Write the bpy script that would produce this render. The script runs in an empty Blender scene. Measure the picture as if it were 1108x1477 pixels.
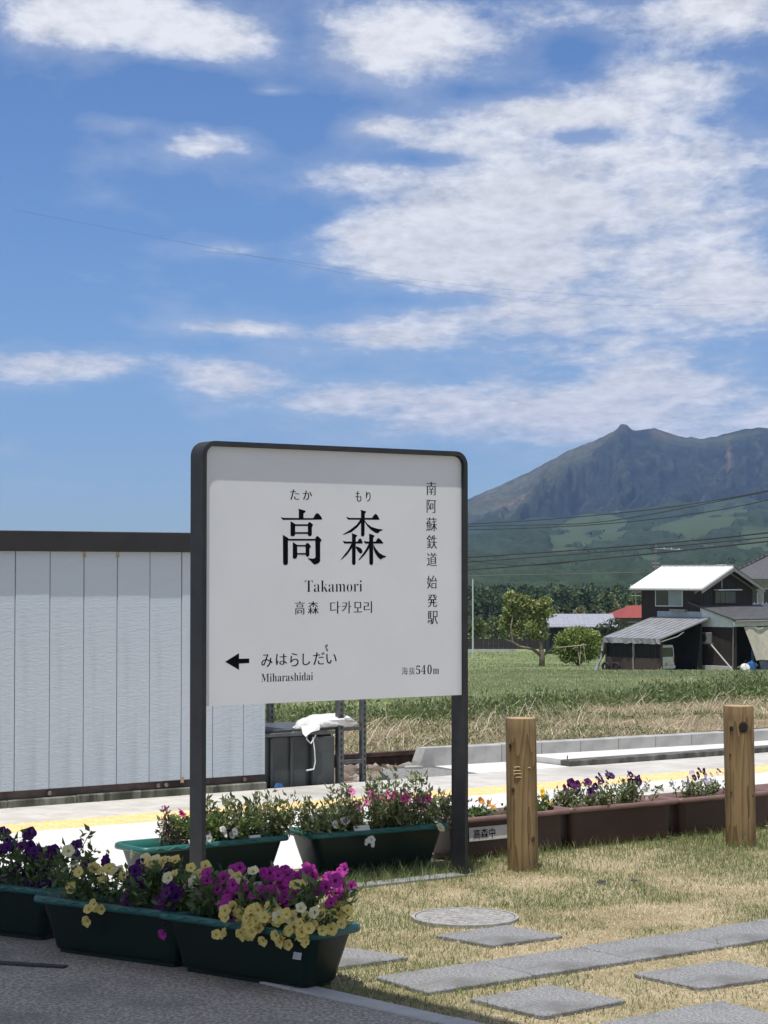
import bpy, bmesh, math, random
import numpy as np
from mathutils import Vector, Matrix

rng = np.random.default_rng(7)
random.seed(7)
SC = bpy.context.scene
COL = SC.collection
PI = math.pi

# ------------------------------------------------------------------ camera
EYE = 1.2                                   # eye height above the platform
FPX, HOR = 2950.0, 826.0                    # focal length and horizon in photograph pixels
PITCH = math.atan((HOR - 738.5) / FPX)
cam = bpy.data.cameras.new('camera')
cam.sensor_fit = 'VERTICAL'; cam.sensor_height = 36.0
cam.lens = FPX / 1477.0 * 36.0
cam.clip_start = 0.1; cam.clip_end = 40000
camo = bpy.data.objects.new('camera', cam)
camo.location = (0, 0, EYE); camo.rotation_euler = (PI/2 + PITCH, 0, 0)
COL.objects.link(camo); SC.camera = camo

# ------------------------------------------------------------------ sun, sky, exposure
AX = math.radians(35.6)                     # the platform runs at this angle
U = np.array([math.cos(AX), math.sin(AX), 0.0]); V = np.array([-math.sin(AX), math.cos(AX), 0.0])
SUN_EL = math.radians(76.5); PHI = math.radians(50.0)
sh = -V * math.cos(PHI) - U * math.sin(PHI)
SUN = np.array([sh[0]*math.cos(SUN_EL), sh[1]*math.cos(SUN_EL), math.sin(SUN_EL)])
sl = bpy.data.lights.new('sun', 'SUN'); sl.energy = 5.0; sl.angle = math.radians(0.53); sl.color = (1.0, 0.965, 0.91)
so = bpy.data.objects.new('sun', sl); COL.objects.link(so)
so.rotation_euler = Vector(SUN).to_track_quat('Z', 'Y').to_euler(); so.location = (0, -3, 20)
SC.view_settings.view_transform = 'Standard'; SC.view_settings.look = 'None'
SC.view_settings.exposure = 0.0; SC.view_settings.gamma = 1.0; SC.view_settings.use_curve_mapping = False
SC.cycles.use_denoising = True; SC.cycles.use_adaptive_sampling = True; SC.cycles.adaptive_threshold = .02
SC.cycles.max_bounces = 5; SC.cycles.diffuse_bounces = 3; SC.cycles.glossy_bounces = 2
SC.cycles.transparent_max_bounces = 6; SC.cycles.volume_bounces = 0; SC.cycles.transmission_bounces = 3

SKY_K = 0.085
def build_world():
    w = bpy.data.worlds.new('World'); SC.world = w; w.use_nodes = True
    w.cycles.sampling_method = 'MANUAL'; w.cycles.sample_map_resolution = 256
    nt = w.node_tree; N = nt.nodes; L = nt.links; N.clear()
    def m(op, a, b=None, c=None, clamp=False):
        n = N.new('ShaderNodeMath'); n.operation = op; n.use_clamp = clamp
        for i, x in enumerate((a, b, c)):
            if x is None: continue
            if isinstance(x, (int, float)): n.inputs[i].default_value = x
            else: L.new(x, n.inputs[i])
        return n.outputs[0]
    sky = N.new('ShaderNodeTexSky'); sky.sky_type = 'NISHITA'; sky.sun_disc = False
    sky.sun_elevation = SUN_EL; sky.sun_rotation = math.atan2(SUN[0], SUN[1])
    sky.altitude = 540; sky.air_density = 1.0; sky.dust_density = 0.35; sky.ozone_density = 2.2
    tc = N.new('ShaderNodeTexCoord'); sep = N.new('ShaderNodeSeparateXYZ'); L.new(tc.outputs['Generated'], sep.inputs[0])
    x, y, z = sep.outputs
    az = m('ARCTAN2', x, y)
    el = m('ARCSINE', z)
    elp = m('MAXIMUM', el, 0.0)
    # cloud layer coordinates: features shrink towards the horizon
    ly = m('MULTIPLY', m('LOGARITHM', m('ADD', elp, 0.055), math.e), 0.62)
    lx = m('DIVIDE', az, m('POWER', m('ADD', elp, 0.11), 0.5))
    lx = m('MULTIPLY', lx, 1.0)
    cb = N.new('ShaderNodeCombineXYZ'); L.new(m('MULTIPLY', lx, 1.9), cb.inputs[0]); L.new(m('MULTIPLY', ly, 3.0), cb.inputs[1])
    cb.inputs[2].default_value = 3.7
    def noise(scale, detail, rough, dist, vec=None, lac=2.0):
        n = N.new('ShaderNodeTexNoise'); n.inputs['Scale'].default_value = scale; n.inputs['Detail'].default_value = detail
        n.inputs['Roughness'].default_value = rough; n.inputs['Distortion'].default_value = dist; n.inputs['Lacunarity'].default_value = lac
        L.new(vec or cb.outputs[0], n.inputs['Vector']); return n.outputs['Fac']
    n1 = noise(2.9, 9, 0.60, 0.12)
    n2 = noise(11.0, 8, 0.66, 0.2)
    n3 = noise(1.1, 3, 0.5, 0.0)
    n4 = noise(27.0, 6, 0.62, 0.1)
    fb = m('ADD', m('ADD', m('MULTIPLY', n1, 0.66), m('MULTIPLY', n2, 0.26)), m('MULTIPLY', n4, 0.08))
    # where the cloud banks stand: (px, py, half width, half height, weight) in photograph pixels
    banks = [(150, 25, 200, 58, 1.0), (300, 55, 110, 36, .85), (300, 208, 90, 30, .85), (190, 180, 70, 14, .55), (610, 40, 165, 76, 1.0), (800, 20, 150, 40, .7), (960, 130, 200, 62, .98), (800, 165, 150, 30, .8), (650, 205, 110, 26, .7),
             (520, 255, 130, 34, .9), (560, 340, 135, 62, 1.0), (760, 300, 190, 70, .8), (960, 330, 250, 90, .72), (1060, 30, 150, 50, .95), (85, 530, 190, 32, 1.0), (330, 548, 110, 38, .95), (1000, 225, 170, 34, .66),
             (360, 473, 100, 14, .85), (540, 480, 120, 30, .85), (900, 545, 240, 60, .8), (1010, 440, 330, 60, .86), (760, 600, 260, 34, .8), (340, 360, 80, 13, .6), (700, 390, 150, 34, .7),
             (540, 182, 80, 18, .8), (400, 128, 50, 10, .65), (600, 570, 180, 22, .72), (960, 615, 340, 46, .92), (460, 580, 60, 14, .5), (740, 455, 170, 36, .62),
             (700, 128, 70, 12, -.4), (860, 195, 60, 12, -.4), (470, 150, 60, 40, -.5), (430, 60, 26, 60, -.3), (830, 70, 40, 26, -.45), (600, 225, 60, 10, -.35), (620, 430, 120, 12, -.25)]
    mask = None
    for (px, py, hx, hy, wt) in banks:
        a0 = math.atan((px - 554) / FPX); e0 = math.atan((HOR - py) / FPX); sa = hx / FPX; se = hy / FPX
        dx = m('MULTIPLY', m('SUBTRACT', az, a0), 1/sa); dy = m('MULTIPLY', m('SUBTRACT', el, e0), 1/se)
        r2 = m('ADD', m('MULTIPLY', dx, dx), m('MULTIPLY', dy, dy))
        g = m('MULTIPLY', m('EXPONENT', m('MULTIPLY', r2, -0.9)), wt)
        mask = g if mask is None else m('ADD', mask, g, clamp=True) if wt < 0 else m('SUBTRACT', m('ADD', mask, g), m('MULTIPLY', mask, g))
    # beyond the frame the same broken cloud goes on
    side = m('MAXIMUM', m('MULTIPLY', m('SUBTRACT', m('ABSOLUTE', az), 0.24), 4.0), m('MULTIPLY', m('SUBTRACT', el, 0.30), 4.0), clamp=True)
    wide = m('MULTIPLY', m('MULTIPLY', n3, 1.25), side, clamp=True)
    cov = m('MAXIMUM', mask, wide)
    d = m('ADD', m('SUBTRACT', fb, 0.665), m('MULTIPLY', cov, 0.44))
    mr = N.new('ShaderNodeMapRange'); mr.interpolation_type = 'SMOOTHSTEP'; L.new(d, mr.inputs['Value'])
    mr.inputs['From Min'].default_value = 0.0; mr.inputs['From Max'].default_value = 0.265
    mr.inputs['To Min'].default_value = 0.0; mr.inputs['To Max'].default_value = 0.96
    # thin veil round the banks, and cloud thickness shading
    veil = m('MULTIPLY', m('ADD', m('MULTIPLY', cov, 0.95), m('MULTIPLY', m('SUBTRACT', n1, 0.56), 2.4)), 0.52, clamp=True)
    alpha = m('MAXIMUM', mr.outputs[0], m('MINIMUM', veil, 0.55))
    shade = m('ADD', 0.66, m('ADD', m('MULTIPLY', m('SUBTRACT', n2, 0.40), 0.55), m('MULTIPLY', m('SUBTRACT', n4, 0.45), 0.45)))
    shade = m('MINIMUM', m('ADD', m('ADD', shade, m('MULTIPLY', mr.outputs[0], 0.09)), m('MULTIPLY', m('SUBTRACT', n3, 0.5), 0.25)), 0.93)
    cc = N.new('ShaderNodeCombineColor')
    L.new(m('MULTIPLY', shade, 0.97 / SKY_K), cc.inputs[0]); L.new(m('MULTIPLY', shade, 0.99 / SKY_K), cc.inputs[1]); L.new(m('MULTIPLY', shade, 1.04 / SKY_K), cc.inputs[2])
    mix = N.new('ShaderNodeMix'); mix.data_type = 'RGBA'
    tint = N.new('ShaderNodeMix'); tint.data_type = 'RGBA'; tint.blend_type = 'MULTIPLY'; tint.inputs['Factor'].default_value = 1
    L.new(sky.outputs[0], tint.inputs['A']); tint.inputs['B'].default_value = (.735, .965, 1.30, 1)      # clear, dry mountain air
    L.new(alpha, mix.inputs['Factor']); L.new(tint.outputs['Result'], mix.inputs['A']); L.new(cc.outputs[0], mix.inputs['B'])
    bg = N.new('ShaderNodeBackground'); bg.inputs['Strength'].default_value = SKY_K
    L.new(mix.outputs['Result'], bg.inputs['Color'])
    out = N.new('ShaderNodeOutputWorld'); L.new(bg.outputs[0], out.inputs['Surface'])
build_world()

# ------------------------------------------------------------------ helpers: places
FW = np.array([0, math.cos(PITCH), math.sin(PITCH)]); UP = np.array([0, -math.sin(PITCH), math.cos(PITCH)]); RT = np.array([1.0, 0, 0])
C0 = np.array([0, 0, EYE])
def ray(px, py): return FW + RT*(px-554)/FPX + UP*(738.5-py)/FPX
def P(px, py, z=0.0):
    d = ray(px, py); return C0 + d*((z-EYE)/d[2])
def Pd(px, py, D):
    d = ray(px, py); return C0 + d*(D/d[1])
O = P(664, 1262)
def W(s, t, z=0.0): return O + U*s + V*t + np.array([0, 0, z])
def ST(p): q = np.asarray(p)-O; return float(q@U), float(q@V)
def Pt(px, py, t):
    d = ray(px, py); k = (t-(C0-O)@V)/(d@V); p = C0+d*k
    return float((p-O)@U), float(p[2])
GD = [0, 12, 15, 17, 20, 24, 30, 60, 100, 130, 160, 190, 300, 600, 1200, 2500, 4500, 9000, 12000]
GZ = [-.14, -.13, -.13, -.14, -.2, -.33, -.6, -1.93, -3.7, -5.0, -5.9, -6.14, -7.85, -9.8, -8.6, 20, 94, 120, 120]
def gz(D): return np.interp(D, GD, GZ)
def gpt(px, D):                              # a point on the terrain
    x = (px-554)/FPX*D
    return np.array([x, D, float(gz(D))])

# ------------------------------------------------------------------ helpers: materials
MATS = {}
def principled(name):
    m = bpy.data.materials.new(name); m.use_nodes = True
    nt = m.node_tree; return m, nt, nt.nodes['Principled BSDF']
def pm(name, c1, c2=None, scale=8.0, rough=0.7, bump=0.0, bscale=None, detail=6, stretch=(1, 1, 1), metallic=0.0, lo=.35, hi=.65, spec=0.4,
       c3=None, scale3=2.0, lo3=.5, hi3=.7, bstretch=None, bdist=0.01):
    if name in MATS: return MATS[name]
    m, nt, b = principled(name); N, L = nt.nodes, nt.links
    b.inputs['Roughness'].default_value = rough; b.inputs['Metallic'].default_value = metallic
    b.inputs['Specular IOR Level'].default_value = spec
    tc = N.new('ShaderNodeTexCoord')
    def nz(scale, detail, st):
        mp = N.new('ShaderNodeMapping'); mp.inputs['Scale'].default_value = st; L.new(tc.outputs['Object'], mp.inputs[0])
        n = N.new('ShaderNodeTexNoise'); n.inputs['Scale'].default_value = scale; n.inputs['Detail'].default_value = detail; n.inputs['Roughness'].default_value = .6
        L.new(mp.outputs[0], n.inputs['Vector']); return n.outputs['Fac']
    def ramp(f, lo, hi):
        r = N.new('ShaderNodeMapRange'); r.interpolation_type = 'SMOOTHSTEP'; L.new(f, r.inputs['Value'])
        r.inputs['From Min'].default_value = lo; r.inputs['From Max'].default_value = hi; return r.outputs[0]
    if c2 is None:
        b.inputs['Base Color'].default_value = (*c1, 1)
    else:
        mx = N.new('ShaderNodeMix'); mx.data_type = 'RGBA'; L.new(ramp(nz(scale, detail, stretch), lo, hi), mx.inputs['Factor'])
        mx.inputs['A'].default_value = (*c1, 1); mx.inputs['B'].default_value = (*c2, 1)
        res = mx.outputs['Result']
        if c3 is not None:
            m3 = N.new('ShaderNodeMix'); m3.data_type = 'RGBA'; L.new(ramp(nz(scale3, 5, stretch), lo3, hi3), m3.inputs['Factor'])
            L.new(res, m3.inputs['A']); m3.inputs['B'].default_value = (*c3, 1); res = m3.outputs['Result']
        L.new(res, b.inputs['Base Color'])
    if bump > 0:
        bp = N.new('ShaderNodeBump'); bp.inputs['Strength'].default_value = bump; bp.inputs['Distance'].default_value = bdist
        L.new(nz(bscale or scale*4, 6, bstretch or stretch), bp.inputs['Height']); L.new(bp.outputs[0], b.inputs['Normal'])
    MATS[name] = m; return m
def attr_mat(name, rough=0.6, transl=0.35, spec=0.3, noise=0.0, nscale=1.0, bump=0.0):
    m, nt, b = principled(name); N, L = nt.nodes, nt.links
    a = N.new('ShaderNodeAttribute'); a.attribute_name = 'col'
    b.inputs['Roughness'].default_value = rough; b.inputs['Specular IOR Level'].default_value = spec
    col = a.outputs['Color']
    if noise > 0:
        tc = N.new('ShaderNodeTexCoord'); n = N.new('ShaderNodeTexNoise'); n.inputs['Scale'].default_value = nscale; n.inputs['Detail'].default_value = 9
        n.inputs['Roughness'].default_value = .68; L.new(tc.outputs['Object'], n.inputs['Vector'])
        r = N.new('ShaderNodeMapRange'); L.new(n.outputs['Fac'], r.inputs['Value']); r.inputs['From Min'].default_value = .3; r.inputs['From Max'].default_value = .7
        r.inputs['To Min'].default_value = 1-noise; r.inputs['To Max'].default_value = 1+noise
        mu = N.new('ShaderNodeMix'); mu.data_type = 'RGBA'; mu.blend_type = 'MULTIPLY'; mu.inputs['Factor'].default_value = 1
        L.new(col, mu.inputs['A']); L.new(r.outputs[0], mu.inputs['B']); col = mu.outputs['Result']
        if bump > 0:
            bp = N.new('ShaderNodeBump'); bp.inputs['Strength'].default_value = 1; bp.inputs['Distance'].default_value = bump
            L.new(n.outputs['Fac'], bp.inputs['Height']); L.new(bp.outputs[0], b.inputs['Normal'])
    L.new(col, b.inputs['Base Color'])
    if transl > 0:
        t = N.new('ShaderNodeBsdfTranslucent'); L.new(col, t.inputs['Color'])
        mx = N.new('ShaderNodeMixShader'); mx.inputs[0].default_value = transl
        L.new(b.outputs[0], mx.inputs[1]); L.new(t.outputs[0], mx.inputs[2]); L.new(mx.outputs[0], N['Material Output'].inputs['Surface'])
    MATS[name] = m; return m

# ------------------------------------------------------------------ helpers: objects
def tag(o, label=None, cat=None, group=None, kind=None):
    if label: o['label'] = label
    if cat: o['category'] = cat
    if group: o['group'] = group
    if kind: o['kind'] = kind
    return o
def link(name, data, parent=None, loc=None, rz=None):
    o = bpy.data.objects.new(name, data); COL.objects.link(o)
    if parent is not None: o.parent = parent
    if loc is not None: o.location = tuple(float(c) for c in loc)
    if rz is not None: o.rotation_euler = (0, 0, rz)
    return o
def empty(name, loc, rz=0.0, **k):
    o = link(name, None, None, loc, rz); o.empty_display_size = .1; return tag(o, **k)
class MB:
    def __init__(s): s.v = []; s.f = []; s.mi = []
    def add(s, vs, fs, mi=0):
        n = len(s.v); s.v += [tuple(float(c) for c in p) for p in vs]
        for f in fs: s.f.append(tuple(i+n for i in f)); s.mi.append(mi)
        return s
    def box(s, x0, x1, y0, y1, z0, z1, mi=0):
        vs = [(x0,y0,z0),(x1,y0,z0),(x1,y1,z0),(x0,y1,z0),(x0,y0,z1),(x1,y0,z1),(x1,y1,z1),(x0,y1,z1)]
        return s.add(vs, [(0,3,2,1),(4,5,6,7),(0,1,5,4),(1,2,6,5),(2,3,7,6),(3,0,4,7)], mi)
    def cbox(s, x0, x1, y0, y1, z0, z1, c=.003, mi=0):            # box with chamfered edges
        def ring(z, i): return [(x0+i,y0,z),(x1-i,y0,z),(x1,y0+i,z),(x1,y1-i,z),(x1-i,y1,z),(x0+i,y1,z),(x0,y1-i,z),(x0,y0+i,z)]
        def ringi(z): return [(x0+c,y0+c,z),(x1-c,y0+c,z),(x1-c,y0+c,z),(x1-c,y1-c,z),(x1-c,y1-c,z),(x0+c,y1-c,z),(x0+c,y1-c,z),(x0+c,y0+c,z)]
        vs = ringi(z0)+ring(z0+c, c)+ring(z1-c, c)+ringi(z1); fs = []
        for k in range(3):
            for j in range(8): fs.append((k*8+j, k*8+(j+1) % 8, k*8+8+(j+1) % 8, k*8+8+j))
        fs.append((24, 25, 27, 29)); fs[-1] = (24, 25, 27, 30); fs.append((0, 6, 3, 1))
        return s.add(vs, fs, mi)
    def tube(s, pts, rad, n=6, mi=0, caps=True):
        pts = [np.array(p, float) for p in pts]; rad = [rad]*len(pts) if np.isscalar(rad) else rad; vs = []
        ref = np.array([0, 0, 1.0])
        for i, p in enumerate(pts):
            d = pts[min(i+1, len(pts)-1)]-pts[max(i-1, 0)]; d /= (np.linalg.norm(d)+1e-9)
            a = np.cross(d, ref if abs(d[2]) < .9 else np.array([1.0, 0, 0])); a /= np.linalg.norm(a); b = np.cross(d, a)
            for k in range(n):
                t = 2*PI*k/n; vs.append(p+(a*math.cos(t)+b*math.sin(t))*rad[i])
        fs = []
        for i in range(len(pts)-1):
            for k in range(n): fs.append((i*n+k, i*n+(k+1) % n, (i+1)*n+(k+1) % n, (i+1)*n+k))
        if caps: fs.append(tuple(range(n))[::-1]); fs.append(tuple((len(pts)-1)*n+k for k in range(n)))
        return s.add(vs, fs, mi)
    def loft(s, rings, closed_bottom=True, closed_top=True, mi=0):
        n = len(rings[0]); vs = [p for r in rings for p in r]; fs = []
        for i in range(len(rings)-1):
            for k in range(n): fs.append((i*n+k, i*n+(k+1) % n, (i+1)*n+(k+1) % n, (i+1)*n+k))
        if closed_bottom: fs.append(tuple(range(n))[::-1])
        if closed_top: fs.append(tuple((len(rings)-1)*n+k for k in range(n)))
        return s.add(vs, fs, mi)
    def poly(s, pts, thick=None, mi=0):                          # flat polygon (list of 3D points), optional extrusion vector
        n = len(pts)
        if thick is None: return s.add(pts, [tuple(range(n))], mi)
        q = [np.array(p)+np.array(thick) for p in pts]
        return s.add(list(pts)+q, [tuple(range(n))[::-1], tuple(range(n, 2*n))]+[(i, (i+1) % n, n+(i+1) % n, n+i) for i in range(n)], mi)
    def mesh(s, name, mats, smooth=False):
        me = bpy.data.meshes.new(name); me.from_pydata(s.v, [], s.f)
        for m in (mats if isinstance(mats, (list, tuple)) else [mats]): me.materials.append(m)
        me.polygons.foreach_set('material_index', s.mi)
        if smooth: me.polygons.foreach_set('use_smooth', [True]*len(s.f))
        bm = bmesh.new(); bm.from_mesh(me); bmesh.ops.recalc_face_normals(bm, faces=bm.faces); bm.to_mesh(me); bm.free()
        me.update(); return me
    def build(s, name, mats, parent=None, loc=None, rz=None, smooth=False):
        return link(name, s.mesh(name, mats, smooth), parent, loc, rz)
def npmesh(name, verts, faces, mat, cols=None, smooth=False):
    verts = np.ascontiguousarray(verts, np.float32); faces = np.ascontiguousarray(faces, np.int32); k = faces.shape[1]
    me = bpy.data.meshes.new(name); me.vertices.add(len(verts)); me.vertices.foreach_set('co', verts.ravel())
    me.loops.add(faces.size); me.loops.foreach_set('vertex_index', faces.ravel())
    me.polygons.add(len(faces)); me.polygons.foreach_set('loop_start', np.arange(0, faces.size, k, dtype=np.int32))
    if smooth: me.polygons.foreach_set('use_smooth', np.ones(len(faces), bool))
    me.update(calc_edges=True)
    if cols is not None:
        a = me.color_attributes.new('col', 'FLOAT_COLOR', 'POINT')
        c = np.ones((len(verts), 4), np.float32); c[:, :3] = cols; a.data.foreach_set('color', c.ravel())
    me.materials.append(mat); return me
def blades(pts, h, w, lean, cols, r=rng):
    """grass blades: three triangles each, bent over by lean"""
    n = len(pts); a = r.uniform(0, 2*PI, n); la = r.uniform(0, 2*PI, n)
    side = np.stack([np.cos(a), np.sin(a), np.zeros(n)], 1)*(w/2)[:, None]
    ld = np.stack([np.cos(la), np.sin(la), np.zeros(n)], 1)*(lean*h)[:, None]
    up = np.zeros((n, 3)); up[:, 2] = h
    mid = pts+up*.55+ld*.3; tip = pts+up*np.sqrt(np.clip(1-lean**2*.6, .05, 1))[:, None]+ld*np.clip(1.6/(lean+.6), 0, 1)[:, None]
    v = np.stack([pts-side, pts+side, mid-side*.75, mid+side*.75, tip], 1).reshape(-1, 3)
    i = (np.arange(n)*5)[:, None]
    f = np.concatenate([i+[0, 1, 3], i+[0, 3, 2], i+[2, 3, 4]], 0)
    return v, f, np.repeat(cols, 5, 0)
def leafcards(pts, size, cols, r=rng, aspect=.5, up=0.3, fold=.25):
    """folded diamond leaves: two triangles each"""
    n = len(pts); d = r.normal(size=(n, 3)); d[:, 2] += up; d /= np.linalg.norm(d, axis=1)[:, None]
    q = r.normal(size=(n, 3)); s = np.cross(d, q); s /= (np.linalg.norm(s, axis=1)[:, None]+1e-9); nn = np.cross(s, d)
    L = size[:, None]
    b = pts; tip = pts+d*L; mid = pts+d*L*.45
    v = np.stack([b, mid+s*L*aspect*.5+nn*L*fold*.4, tip, mid-s*L*aspect*.5+nn*L*fold*.4], 1).reshape(-1, 3)
    i = (np.arange(n)*4)[:, None]
    f = np.concatenate([i+[0, 1, 2], i+[0, 2, 3]], 0)
    return v, f, np.repeat(cols, 4, 0)
def pick(n, palette, jit=.15, r=rng):
    pal = np.array(palette, float); c = pal[r.integers(0, len(pal), n)]
    return np.clip(c*(1+r.normal(size=(n, 1))*jit), .003, 1)
def vnoise(x, y, seed=0):
    """smooth value noise on arrays"""
    xi = np.floor(x).astype(int); yi = np.floor(y).astype(int); fx = x-xi; fy = y-yi
    fx = fx*fx*(3-2*fx); fy = fy*fy*(3-2*fy)
    def h(a, b):
        k = np.sin(a*127.1+b*311.7+seed*74.7)*43758.5453; return k-np.floor(k)
    return (h(xi, yi)*(1-fx)+h(xi+1, yi)*fx)*(1-fy)+(h(xi, yi+1)*(1-fx)+h(xi+1, yi+1)*fx)*fy
def fbm(x, y, o=5, seed=0, g=.5):
    s = 0; a = 1.0; t = 0
    for k in range(o):
        s = s+a*vnoise(x*2**k+17.3*k, y*2**k-9.1*k, seed+k); t += a; a *= g
    return s/t

VEG = attr_mat('leaf_green', .42, .32, .5)
PETAL = attr_mat('petal', .6, .3)
STRAW = attr_mat('dry_straw', .8, .2, .15)
TERR = attr_mat('terrain_cover', .95, 0, .1, noise=.35, nscale=.9)
MTN = attr_mat('mountain_cover_shade', .95, 0, .05, noise=.45, nscale=.012, bump=14.0)
M_BARK = pm('bark', (.12, .09, .065), (.22, .18, .14), 6, .9, .4)
M_CONC = pm('concrete_light', (.60, .585, .55), (.70, .69, .66), 3.5, .85, .12, 90, c3=(.52, .50, .46), scale3=.9, lo3=.5, hi3=.75)
M_CONCG = pm('concrete_grey', (.42, .415, .395), (.52, .515, .49), 4, .85, .15, 80, c3=(.36, .345, .32), scale3=1.3, lo3=.5, hi3=.72)
M_DARKSTEEL = pm('charcoal_painted_steel', (.013, .0135, .015), (.020, .021, .023), 14, .55, .03, 60, spec=.5)

# ================================================================== THE LARGE STRUCTURE
# ------------------------------------------------------------------ ground sheet: field, plain and foothills out to the mountain
def foothill(px, D):
    """height of the rolling plain between the village and the mountain"""
    z = gz(D); z = np.where(D > 1500, -8.6+(z+8.6)*np.clip((px-250)/380, .25, 1), z)
    a = np.clip((D-500)/2500, 0, 1)*np.clip((6500-D)/2000, 0, 1)
    rgt = np.clip((px-640)/420, 0, 1)
    z = z+a*rgt*np.interp(D, [500, 2000, 3200, 4300, 6000], [0, 10, 38, 62, 90])
    z = z+a*(fbm(px/95., D/420., 5, 3)-.5)*np.interp(D, [0, 1500, 4000], [0, 14, 60])
    return z
def build_ground():
    angs = np.concatenate([np.linspace(-180, -40, 15), np.linspace(-38, -13, 26), np.linspace(-12.6, 12.6, 150), np.linspace(13, 38, 26), np.linspace(40, 180, 15)])
    rs = np.concatenate([[0.5, 4, 8, 10, 12], np.linspace(13, 40, 46), np.geomspace(41, 400, 50), np.geomspace(415, 9000, 90)])
    Aa, R = np.meshgrid(np.radians(angs), rs, indexing='ij')
    lim = np.where(np.abs(Aa) > math.radians(39), 300., 1e9)
    R = np.minimum(R, lim + R*1e-3)
    X = R*np.sin(Aa); Y = R*np.cos(Aa)
    D = np.where(Y > 0, np.where(np.abs(Aa) < math.radians(39), R*np.cos(Aa), R*.2), 0.1)
    px = 554+FPX*np.tan(np.clip(Aa, -.7, .7))
    Z = foothill(px, np.maximum(D, 0))
    s = (X-O[0])*U[0]+(Y-O[1])*U[1]; t = (X-O[0])*V[0]+(Y-O[1])*V[1]
    bank = (t > 4.9) & (R < 40)
    Z = np.where(bank, Z, Z)
    Z = np.where((t < 3.9) & (R < 40), np.minimum(Z, -.22), Z)          # lies under the platform and the lawn
    # cover: dry bank, meadow, woods, pasture
    n1 = fbm(px/60, R/14, 4, 5); n2 = fbm(px/58, np.log(R+1)*10, 5, 11); n3 = fbm(X*.25, Y*.25, 4, 8)
    meadow = np.array([.17, .21, .09]); straw = np.array([.21, .17, .105]); wood = np.array([.028, .044, .022]); past = np.array([.058, .082, .040])
    col = meadow*(0.8+.5*n3[..., None])+np.array([.05, .035, .015])*np.clip(n3*2-.9, 0, 1)[..., None]
    w = (np.clip((np.clip(9+.48*(s-7), 8.8, 12.6)+.8-t)/1.2, 0, 1)*(R < 40))[..., None]; col = col*(1-w)+straw*(.75+.5*n3[..., None])*w
    far = np.clip((R-230)/80, 0, 1)[..., None]
    pm_ = np.clip((n2-.47)*9, 0, 1)*np.clip((px-690)/120, 0, 1)*np.clip((R-1400)/500, 0, 1)
    pm_ = np.maximum(pm_, np.clip((px-760)/120, 0, 1)*np.clip((R-2500)/400, 0, 1)*np.clip((n2-.36)*9, 0, 1))
    fcol = wood*(1-pm_[..., None])+past*pm_[..., None]
    col = col*(1-far)+fcol*far
    na, nr = X.shape; idx = np.arange(na*nr).reshape(na, nr)
    f = np.stack([idx[:-1, :-1], idx[:-1, 1:], idx[1:, 1:], idx[1:, :-1]], -1).reshape(-1, 4)[:, ::-1]
    me = npmesh('ground', np.stack([X, Y, Z], -1).reshape(-1, 3), f, TERR, col.reshape(-1, 3), smooth=True)
    o = link('ground', me); tag(o, kind='structure')
    return pm_, px, R, Z, X, Y
GRD = build_ground()

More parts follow.
